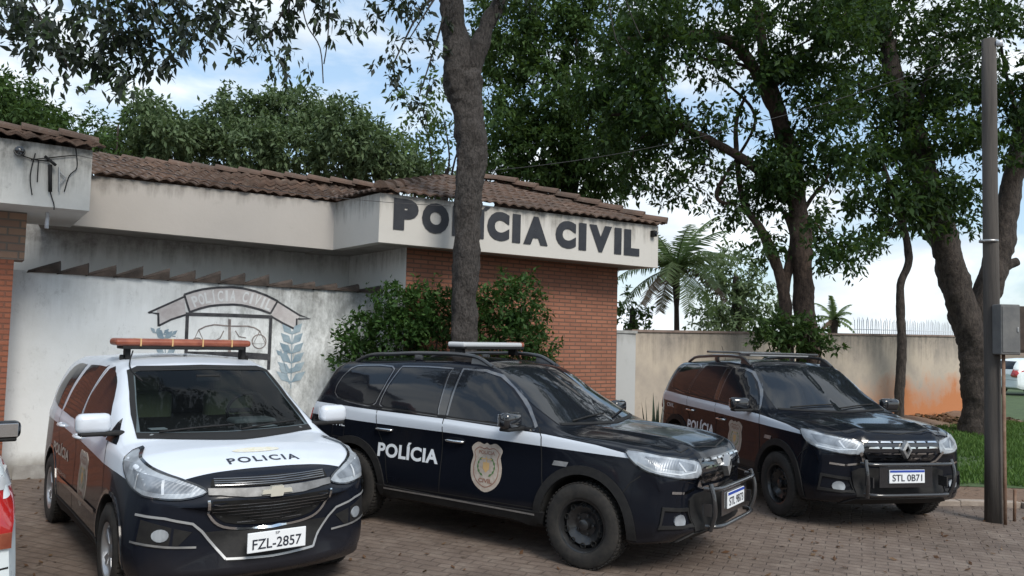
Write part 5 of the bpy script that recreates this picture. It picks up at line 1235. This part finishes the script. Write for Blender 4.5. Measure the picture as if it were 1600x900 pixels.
over = [(40, 30, 7.2, 50, 26), (95, 60, 7.2, 45, 24), (20, 60, 7.2, 30, 8), (165, 40, 7.4, 55, 34), (180, 95, 7.4, 40, 24), (185, 125, 7.4, 26, 10), (240, 50, 7.6, 55, 34), (300, 25, 7.6, 50, 26), (265, 70, 7.6, 30, 9), (350, 15, 7.8, 40, 15), (395, 55, 8, 34, 13), (370, 72, 8, 16, 4), (440, 10, 8.2, 45, 15), (430, 108, 8.2, 18, 5), (450, 97, 8.2, 16, 3), (420, 45, 8.2, 30, 8), (510, 10, 8.4, 45, 13), (550, 5, 8.6, 30, 7), (535, 45, 8.6, 14, 2), (90, 80, 7.2, 22, 7), (60, 75, 7.2, 22, 5), (110, 120, 7.2, 24, 6), (130, 5, 7.3, 60, 22), (220, 0, 7.5, 60, 22), (330, -40, 7.7, 90, 40), (120, -50, 7.4, 110, 50), (470, -50, 8.2, 80, 30),
        (640, 20, 9.6, 40, 10), (610, 60, 9.6, 30, 7), (640, 85, 9.6, 26, 6), (665, 50, 9.8, 35, 9), (600, 95, 9.6, 18, 3), (600, 120, 9.6, 16, 2), (655, 115, 9.8, 24, 4), (675, 90, 9.9, 22, 5), (590, 20, 9.6, 18, 3), (640, 150, 9.9, 20, 4), (665, 165, 9.9, 22, 5), (640, -30, 9.7, 50, 18), (760, -60, 10, 80, 30)]
limbs(b, far_l[0], [U(450, 20, 8.2), U(520, 0, 8.5), U(420, 60, 8.1)], .035, 6, .2); limbs(b, far_l[1], [U(180, 80, 7.4), U(250, 40, 7.6), U(350, 20, 7.8)], .04, 6, .2); limbs(b, far_l[2], [U(60, 50, 7.2), U(110, 110, 7.2)], .03, 6)
limbs(b, U(703, -20, 10.15), [U(640, 60, 9.6), U(610, 110, 9.6), U(655, 150, 9.9)], .03, 6, .1)
for P in ([(470, 0, 8.3), (480, 40, 8.3), (500, 75, 8.3), (505, 130, 8.3)], [(515, 0, 8.4), (512, 60, 8.4), (506, 100, 8.4)], [(948, -20, 10.4), (962, 60, 10.4), (985, 85, 10.4)], [(972, -20, 10.4), (985, 20, 10.4), (1003, 60, 10.4)]):
    b.tube(smooth_path([U(*p) for p in P], 4), .007, 5)
b.build('trunk', M['bark_rough'], tA, True)
leaves('crown', layered(over, 3, .6, .55, .3), M['leaf_over'], tA, .115, .40, .20, 12, .55, .85)

def tree(label, base, trunks, clumps, m, bm_, leaf, group=None, name='tree', kw={}, lim=None, cat='tree'):
    t = root(name, base, label, cat, group); b = MB()
    for P, R in trunks:
        Q = smooth_path(P, 14); b.tube(Q, lerp_list(R, len(Q)), 20, 0, .012, True, (.20, 5))
    if lim:
        for s, tg, r0 in lim: limbs(b, s, tg, r0, 6, .3)
    b.build('trunk', bm_, t, True)
    leaves('crown', clumps, m, t, leaf, **kw); return t
# --- two-stemmed tree behind the right SUV
kB = 15/F; gB = U(1262, 600, 15); 
cB = [(1000, 60, 14.6, 75, 70), (930, 130, 14.8, 60, 45), (1010, 150, 14.6, 65, 60), (1080, 80, 14.4, 55, 50), (960, 210, 15, 45, 26), (1030, 240, 15, 50, 34), (1090, 190, 14.6, 60, 46), (1215, 235, 15, 45, 40), (1235, 130, 14.4, 45, 40), (1190, 30, 14.4, 65, 50), (1270, 60, 14.2, 75, 70), (1270, 170, 14.6, 60, 50), (1240, 270, 15, 50, 40), (1200, 300, 15, 38, 24), (1300, 250, 15, 45, 30), (1160, 330, 15, 28, 12), (1070, 290, 15, 34, 13), (985, 270, 15, 34, 12), (1130, 290, 15, 30, 12), (1200, 370, 15, 28, 10), (1310, 395, 14.5, 22, 9), (1335, 385, 14.5, 26, 12), (1290, 385, 14.6, 18, 6), (1275, 345, 14.8, 22, 6), (1050, -30, 14.5, 90, 60), (1200, -50, 14.3, 90, 60), (1330, 10, 14.2, 70, 50)]
tree('two stemmed tree with a wide dark crown rising behind the right police SUV', (gB.x, 15, 0),
     [([Vector((gB.x, 15, -.05)), U(1264, 560, 15), U(1258, 490, 15), U(1254, 420, 15), U(1249, 340, 15), U(1235, 250, 15), U(1205, 140, 14.8), U(1185, 30, 14.6), U(1180, -60, 14.4)], [21*kB, 18*kB, 16*kB, 15*kB, 15*kB, 15*kB, 11*kB, 8*kB, 4*kB]),
      ([Vector((gB.x-.40, 15.05, -.05)), U(1228, 520, 15), U(1225, 460, 15), U(1212, 410, 15), U(1190, 360, 15), U(1160, 310, 15), U(1150, 200, 15), U(1165, 150, 15)], [11*kB, 10*kB, 9*kB, 8*kB, 7*kB, 5*kB, 4*kB, 2*kB]),
      ([U(1224, 470, 15), U(1232, 420, 15.1), U(1240, 370, 15.1), U(1225, 330, 15)], [8*kB, 7*kB, 6*kB, 4*kB]),
      ([U(1246, 320, 15), U(1170, 255, 14.9), U(1100, 215, 14.8), U(1020, 180, 14.7), U(950, 180, 14.8)], [10*kB, 8*kB, 6*kB, 4*kB, 2*kB]),
      ([U(1215, 180, 14.8), U(1150, 70, 14.5), U(1060, 55, 14.5), U(980, 62, 14.6)], [10*kB, 9*kB, 7*kB, 4*kB]),
      ([U(1150, 320, 15), U(1120, 300, 15.1), U(1180, 190, 15), U(1135, 130, 15)], [3*kB, 3*kB, 2.5*kB, 2*kB])],
     layered(cB), M['leaf_dark'], M['bark_red'], .145, None, kw=dict(twig=.36, per=20, dens=1.5),
     lim=[(U(1249, 340, 15), [U(1300, 250, 15), U(1270, 180, 14.7), U(1320, 390, 14.6)], .05), (U(1205, 140, 14.8), [U(1270, 60, 14.3), U(1090, 90, 14.5), U(1330, 10, 14.3)], .06), (U(1050, 200, 14.7), [U(1000, 60, 14.6), U(1030, 240, 15), U(985, 270, 15)], .04)])
# --- slender tree before the wall
kC = 16.6/F; gC = U(1406, 640, 16.6)
tree('slender crooked tree with a thin trunk in front of the stained wall', (gC.x, 16.6, 0),
     [([Vector((gC.x, 16.6, -.05)), U(1405, 640, 16.6), U(1409, 540, 16.6), U(1407, 450, 16.6), U(1420, 405, 16.6), U(1411, 350, 16.6), U(1395, 300, 16.5), U(1370, 230, 16.4)], [8*kC, 7.5*kC, 7*kC, 6*kC, 5.5*kC, 5*kC, 4*kC, 2*kC])],
     [cl(x, y, 16.4, r, n, .6) for x, y, r, n in ((1360, 335, 26, 12), (1395, 320, 30, 16), (1430, 330, 30, 14), (1345, 300, 30, 14), (1390, 280, 35, 18), (1430, 290, 30, 14), (1330, 270, 30, 12), (1370, 365, 16, 5), (1415, 355, 14, 5))], M['leaf_dark'], M['bark_dark'], .20, kw=dict(twig=.42, per=12, droop=.6, dens=1.3),
     lim=[(U(1411, 350, 16.6), [U(1350, 330, 16.4), U(1440, 320, 16.5), U(1350, 400, 15.5)], .035)])
# --- big forked tree at the right
kD = 17.5/F; gD = U(1528, 655, 17.5)
cD = [(1400, 60, 17, 75, 60), (1480, 50, 17, 75, 60), (1560, 40, 17, 70, 50), (1620, 90, 17, 70, 50), (1400, 150, 17, 65, 60), (1450, 200, 17, 60, 55), (1380, 220, 17, 50, 36), (1470, 130, 17, 60, 50), (1540, 150, 17, 50, 34), (1590, 170, 17, 45, 24), (1440, 270, 17.2, 52, 48), (1480, 310, 17.2, 40, 34), (1490, 345, 17.2, 26, 12), (1420, 330, 17.2, 30, 18), (1340, 130, 17, 55, 36), (1510, 210, 17, 40, 22), (1560, 220, 17, 40, 20), (1340, 40, 17, 60, 40), (1600, 240, 17, 30, 12), (1500, -50, 17, 100, 60), (1380, -40, 17, 90, 50)]
tree('massive forked tree with a leaning trunk, tallest at the right of the lawn', (gD.x, 17.5, 0),
     [([Vector((gD.x+.02, 17.5, -.1)), U(1530, 655, 17.5), U(1526, 600, 17.5), U(1522, 545, 17.5), U(1500, 470, 17.5), U(1478, 390, 17.4), U(1455, 310, 17.3), U(1425, 210, 17.2), U(1390, 90, 17.1), U(1370, -40, 17)], [30*kD, 26*kD, 24*kD, 25*kD, 22*kD, 21*kD, 21*kD, 17*kD, 12*kD, 6*kD]),
      ([U(1525, 560, 17.5), U(1535, 480, 17.55), U(1562, 390, 17.6), U(1578, 300, 17.6), U(1596, 210, 17.5), U(1615, 100, 17.4), U(1630, -20, 17.3)], [22*kD, 20*kD, 19*kD, 15*kD, 13*kD, 9*kD, 5*kD]),
      ([U(1558, 420, 17.6), U(1572, 415, 17.5), U(1589, 409, 17.5)], [9*kD, 8*kD, 7*kD])],
     layered(cD), M['leaf_dark'], M['bark_dark'], .16, kw=dict(twig=.38, per=20, dens=1.5),
     lim=[(U(1425, 210, 17.2), [U(1400, 60, 17), U(1480, 50, 17), U(1340, 130, 17), U(1350, 200, 17)], .08), (U(1596, 210, 17.5), [U(1540, 150, 17), U(1560, 40, 17), U(1640, 90, 17)], .07), (U(1455, 310, 17.3), [U(1490, 340, 17.2), U(1420, 330, 17.2)], .05)])
# --- dense tree behind the station
tree('dense dark tree rising behind the brick end of the station', (1.6, 19.5, 0),
     [([Vector((1.6, 19.5, -.05)), Vector((1.6, 19.5, 3)), Vector((1.3, 19.4, 6)), Vector((1.2, 19.4, 8.5))], [.3, .26, .2, .08])],
     [cl(x, y, Y, r, n, 1.0) for x, y, Y, r, n in ((800, 80, 18.6, 55, 55), (790, 30, 18.6, 60, 45), (860, 50, 18.6, 75, 80), (930, 60, 18.6, 75, 70), (800, 190, 18.4, 45, 50), (790, 240, 18.4, 35, 35), (850, 150, 18.4, 75, 90), (850, 230, 18.4, 65, 80), (920, 200, 18.4, 65, 75), (900, 270, 18.5, 50, 50), (950, 260, 18.6, 45, 34), (820, 270, 18.5, 40, 34), (990, 200, 18.8, 50, 40), (860, -30, 18.8, 110, 70), (980, 110, 18.8, 70, 60), (945, 300, 18.7, 26, 14), (1000, -30, 18.8, 90, 50), (740, 90, 18.8, 35, 16))], M['leaf_mid'], M['bark_dark'], .165, kw=dict(twig=.40, per=24, dens=1.5),
     lim=[(Vector((1.4, 19.4, 5)), [U(800, 150, 18.6), U(930, 160, 18.6), U(900, 60, 18.6), U(970, 230, 18.7)], .12)])
tree('pale loose tree showing left of the rough trunk above the roof', (-2.3, 22, 0),
     [([Vector((-2.3, 22, -.05)), Vector((-2.2, 22, 3.5)), Vector((-1.9, 22, 6.5))], [.16, .13, .05])],
     [cl(x, y, 22, r, n, .8) for x, y, r, n in ((665, 190, 32, 14), (690, 170, 32, 14), (650, 150, 22, 6), (660, 230, 26, 10), (695, 230, 26, 10), (680, 130, 24, 8), (640, 205, 16, 5), (765, 130, 28, 12), (770, 180, 24, 10), (760, 210, 20, 8))], M['leaf_light'], M['bark_dark'], .19, kw=dict(twig=.4, per=12, dens=1.2),
     lim=[(Vector((-2.1, 22, 4.5)), [U(665, 190, 22), U(690, 170, 22), U(765, 150, 22)], .05)])
# --- rounded trees beyond the left roof
G = 'rounded trees behind the station roof'
def round_tree(label, Y, cls, m, leaf=.21, dens=1.5):
    cx = sum(c[0]*c[2] for c in cls)/sum(c[2] for c in cls); g = U(cx, 400, Y)
    top = U(cx, min(c[1] for c in cls)+20, Y)
    tree(label, (g.x, Y, 0), [([Vector((g.x, Y, -.05)), Vector((g.x+.1, Y, 2.5)), top], [.30, .25, .06])], [cl(x, y, Y+random.uniform(-.8, .8), r, n, 1.3) for x, y, r, n in cls], m, M['bark_dark'], leaf, G, kw=dict(twig=.42, per=20, dens=dens*1.8),
         lim=[(Vector((g.x+.1, Y, 2.4)), [U(c[0], c[1], Y) for c in cls[:5]], .10)])
round_tree('leafy tree at the far left above the canopy roof', 19, [(15, 165, 36, 34), (55, 185, 36, 36), (-20, 190, 45, 40), (30, 200, 40, 34), (80, 205, 22, 16), (20, 140, 22, 10)], M['leaf_mid'], .17)
round_tree('narrow topped green tree, left of the largest rounded one behind the roof', 25, [(240, 195, 36, 40), (225, 160, 18, 10), (265, 210, 36, 36), (215, 225, 34, 34), (250, 245, 40, 34), (190, 240, 24, 14)], M['leaf_mango'])
round_tree('largest rounded green tree behind the roof, centre of the row', 27, [(400, 185, 46, 60), (450, 180, 46, 60), (350, 200, 36, 40), (330, 235, 42, 46), (390, 235, 48, 60), (455, 230, 50, 60), (500, 200, 44, 50), (370, 165, 20, 10), (480, 160, 22, 12), (300, 215, 26, 20)], M['leaf_mango'])
round_tree('rounded green tree sloping down to the rough trunk behind the roof', 26, [(545, 205, 44, 50), (590, 235, 42, 46), (530, 250, 42, 46), (630, 260, 34, 32), (660, 275, 30, 24), (580, 270, 42, 36), (690, 285, 26, 16), (540, 180, 24, 12)], M['leaf_mango'])
round_tree('small sparse tree poking up in the gap behind the left roof', 23, [(150, 205, 18, 10), (140, 225, 18, 10), (185, 195, 14, 5), (165, 235, 24, 14), (120, 222, 14, 6)], M['leaf_mid'], .17, 1.)
# --- unseen trees added behind the viewer to darken the reflections in the cars
for i, (x, y, r_) in enumerate(((-13, -11, 3.2), (-6.5, -13, 3.0), (0, -12, 3.3), (7, -13.5, 3.1), (13.5, -10, 3.2), (-17, -3, 3.0))):
    t = root('reflection_tree', (x, y, 0), 'broad unseen tree behind the viewer, added to darken the car reflections', 'tree', 'unseen trees added to darken the car reflections')
    b = MB(); b.tube([(x, y, -.05), (x+.1, y, 1.8), (x, y, 5)], [.25, .2, .08], 10, 0, .05); b.build('trunk', M['bark_dark'], t, True)
    leaves('crown', [((x+random.uniform(-1.4, 1.4), y+random.uniform(-1, 1), 3.6+random.uniform(-1.2, 1.6)), (r_*.62, r_*.6, r_*.5), 90) for k in range(7)], M['leaf_dark'], t, .30, twig=.6, per=10)
# --- trees beyond the long wall
tree('rounded tree beyond the long wall, between the palm and the two stemmed tree', (U(1150, 450, 30).x, 30, 0),
     [([Vector((U(1150, 450, 30).x, 30, -.05)), U(1150, 480, 30), U(1150, 430, 30)], [.25, .2, .08])],
     [cl(x, y, 30, r, n, 1.3) for x, y, r, n in ((1150, 430, 40, 46), (1130, 470, 40, 46), (1175, 465, 36, 40), (1110, 420, 24, 16), (1190, 500, 26, 22), (1110, 500, 26, 22), (1150, 505, 34, 30), (1140, 395, 22, 12))], M['leaf_mango'], M['bark_dark'], .24, kw=dict(twig=.45, per=14, dens=1.4))
tree('small green tree just right of the brick wall beyond the pillar', (U(988, 500, 24).x, 24, 0),
     [([Vector((U(988, 500, 24).x, 24, -.05)), U(988, 500, 24), U(988, 480, 24)], [.12, .1, .04])],
     [cl(x, y, 24, r, n, .6) for x, y, r, n in ((985, 490, 22, 20), (975, 470, 14, 9), (1000, 505, 14, 9))], M['leaf_mid'], M['bark_dark'], .18, kw=dict(twig=.3, per=12, dens=1.2))
# --- palms
M['frond'] = leafmat('palm frond', (.13, .19, .08), (.19, .27, .13), (.24, .30, .16), .4)
M['frond_dry'] = leafmat('dry palm frond', (.10, .065, .045), (.16, .11, .08), None, .2)
def palm(label, px, ptop, Y, r, L_f, n, g=None):
    top = U(px, ptop, Y); t = root('palm_tree', (top.x, Y, 0), label, 'palm tree', g)
    b = MB(); P = smooth_path([Vector((top.x, Y, -.05)), Vector((top.x+.05, Y, top.z*.5)), top], 8); b.tube(P, lerp_list([r*1.2, r, r*.8, r*1.6], len(P)), 10, 0, .1); b.build('trunk', M['bark_dark'], t, True)
    for k in range(n):
        a = 2*PI*k/n+random.uniform(-.2, .2); el = [1.15, .75, .35, -.1][k % 4]+random.uniform(-.15, .15); dry = (k % 4 == 3 and k % 8 == 7)
        d = Vector((math.cos(a)*math.cos(el), math.sin(a)*math.cos(el), math.sin(el))); Lf = L_f*random.uniform(.8, 1.1); P = []
        p = top.copy(); v = d.copy()
        for i in range(14): P.append(p.copy()); p = p+v*(Lf/13); v = (v+Vector((0, 0, -.10))).normalized()
        fr = MB(); fr.tube(P, lerp_list([.022, .005], 14), 5)
        for i in range(1, 14):
            tg = (P[min(i+1, 13)]-P[i-1]).normalized(); sd_ = tg.cross(Vector((0, 0, 1))).normalized(); up = sd_.cross(tg)
            for q in range(3):
                pp = P[i]-tg*(Lf/13)*q/3
                for s in (-1, 1):
                    ll = L_f*.24*(1-abs(i/13-.45))*random.uniform(.8, 1.1); e = pp+sd_*(s*ll*.8)+tg*ll*.45-up*ll*random.uniform(.15, .6)
                    w2 = tg*.022; fr.add([pp-w2, pp+w2, pp.lerp(e, .6)+w2, e, pp.lerp(e, .6)-w2], [(0, 1, 2, 3, 4)])
        fr.build('frond', M['frond_dry'] if dry else M['frond'], t)
palm('feathery palm beyond the wall, close to the end of the lettered band', 1056, 420, 23, .09, 2.2, 26, 'palms beyond the long wall')
palm('tiny distant palm above the long wall, left of the spikes', 1303, 500, 34, .12, 1.2, 12, 'palms beyond the long wall')
# --- shrubs
def shrub(label, Y, cls, base_px, m=None, leaf=.085, group=None):
    g = U(base_px, 600, Y); t = root('shrub', (g.x, Y, 0), label, 'shrub', group); b = MB()
    for c in cls[:6]:
        T = U(c[0], c[1], Y); A = Vector((g.x+random.uniform(-.1, .1), Y, -.03)); b.tube(smooth_path([A, A.lerp(T, .5)+Vector((.03, 0, .1)), T], 4), lerp_list([.028, .008], 9), 6)
    b.build('stems', M['bark_dark'], t, True)
    leaves('foliage', [cl(x, y, Y, r, n, .38) for x, y, r, n in cls], m or M['leaf_shrub'], t, leaf, .45, .20, 16, .05, 1.6)
shrub('bushy green shrub left of the rough trunk under the station band', 10.75, [(575, 520, 36, 30), (610, 490, 36, 34), (650, 480, 36, 36), (690, 490, 34, 30), (560, 550, 30, 22), (620, 530, 46, 46), (675, 530, 40, 40), (545, 535, 18, 8), (590, 470, 18, 8), (640, 560, 60, 40), (690, 455, 20, 8)], 640)
shrub('bushy green shrub right of the rough trunk against the brick wall', 10.85, [(785, 480, 32, 32), (815, 470, 28, 22), (825, 505, 28, 26), (775, 520, 40, 40), (840, 540, 20, 14), (800, 540, 44, 40), (795, 445, 18, 9), (850, 560, 18, 10), (760, 470, 20, 12), (815, 440, 12, 4)], 790)
shrub('light green shrub at the foot of the two stemmed tree, over the wall top', 14.6, [(1210, 515, 18, 14), (1240, 512, 20, 16), (1200, 535, 20, 14), (1265, 525, 18, 14), (1285, 540, 14, 10), (1235, 540, 24, 16), (1190, 505, 12, 6)], 1240, M['leaf_mid'], .12)
# sword-leaved plants beside the pillar
M['sword'] = noisy('dark sword leaf', (.018, .035, .022), (.035, .06, .035), 20, .45, 0, (1, 1, .5))
for (px, Y, n, h, lb) in ((995, 12.6, 9, .62, 'dark sword leaved plant at the foot of the pale pillar, left of its pair'), (1026, 12.7, 12, .80, 'taller dark sword leaved plant beside the rear of the right police SUV')):
    g = U(px, 600, Y); t = root('sword_plant', (g.x, Y, 0), lb, 'plant', 'sword leaved plants by the pillar')
    for k in range(n):
        a = random.uniform(0, 2*PI); ln = random.uniform(.05, .34); hh = h*random.uniform(.7, 1.15); p0 = Vector((g.x+math.cos(a)*.05*random.random()*3, Y+math.sin(a)*.1, 0)); tipp = p0+Vector((math.cos(a)*ln*hh, math.sin(a)*ln*hh, hh+.55*(h > .7)*.3)); w3 = Vector((-math.sin(a), math.cos(a), 0))*.028; mid = p0.lerp(tipp, .55)
        b = MB(); b.add([p0-w3*.7, p0+w3*.7, mid+w3, tipp, mid-w3, mid+Vector((math.cos(a), math.sin(a), 0))*.012], [(0, 1, 5), (1, 2, 5), (2, 3, 5), (3, 4, 5), (4, 0, 5)]); b.build('leaf_blade', M['sword'], t)
b = MB(); g = U(985, 640, 13.2)
t = root('flower_pot', (g.x, 13.0, 0), 'small pale pot at the foot of the pale pillar', 'pot'); b.lathe((g.x, 13.0, 0), (0, 0, 1), [(.001, 0), (.12, 0), (.16, .28), (.18, .28), (.18, .32), (.15, .32), (.14, .25), (.001, .25)], 24); b.build('pot', M['pillar'], t, True)

# ------------------------------------------------------------------ litter
M['litter'] = leafmat('dry leaves', (.07, .035, .02), (.13, .07, .04), (.18, .12, .07), .1)
def litter(name, pts, size, label, m=None):
    n = len(pts); a = rng.uniform(0, 2*PI, n); s = size*rng.uniform(.6, 1.4, n); d = np.stack([np.cos(a), np.sin(a), rng.normal(0, .25, n)], -1)*s[:, None]; w_ = np.stack([-np.sin(a), np.cos(a), rng.normal(0, .35, n)], -1)*s[:, None]*.45
    V = np.stack([pts-d, pts+w_, pts+d, pts-w_], 1).reshape(-1, 3); V[:, 2] = np.maximum(V[:, 2], .004)
    tag(mk(name, V, np.arange(4*n).reshape(n, 4), m or M['litter']), label, 'leaf litter', None, 'stuff')
n = 2600; s = rng.uniform(6.5, 12.9, n); off = np.abs(rng.normal(0, .55, n)); P = np.stack([Q0.x+qd.x*s+qn.x*(off+.05), Q0.y+qd.y*s+qn.y*(off+.05), .02+.16*np.exp(-off*2)*rng.uniform(0, 1, n)], -1)
litter('dry_leaves', P, .07, 'drift of dry brown leaves along the foot of the stained wall')
n = 1500; P = np.stack([rng.uniform(-6, 9, n), rng.uniform(3.5, 11, n), np.full(n, .012)], -1)
litter('fallen_leaves', P, .028, 'scattered small fallen leaves on the paving')
b = MB()
bm = bmesh.new(); bmesh.ops.create_grid(bm, x_segments=60, y_segments=8, size=.5)
V = []; 
for v in bm.verts:
    s = 6.0+(v.co.x+.5)*6.9; o_ = (v.co.y+.5)*1.5; p = Q0+qd*s+qn*(o_-.02); h = .20*math.cos(min(1, o_/1.5)*PI/2)**1.5*(.6+.4*math.sin(s*2.3))*min(1, (s-6)/1.5); V.append((p.x, p.y, h+random.uniform(-.012, .012)-.012))
bm.verts.index_update(); tag(mk('earth_bank', V, [[v.index for v in f.verts] for f in bm.faces], M['soil'], None, True), None, None, None, 'structure'); bm.free()
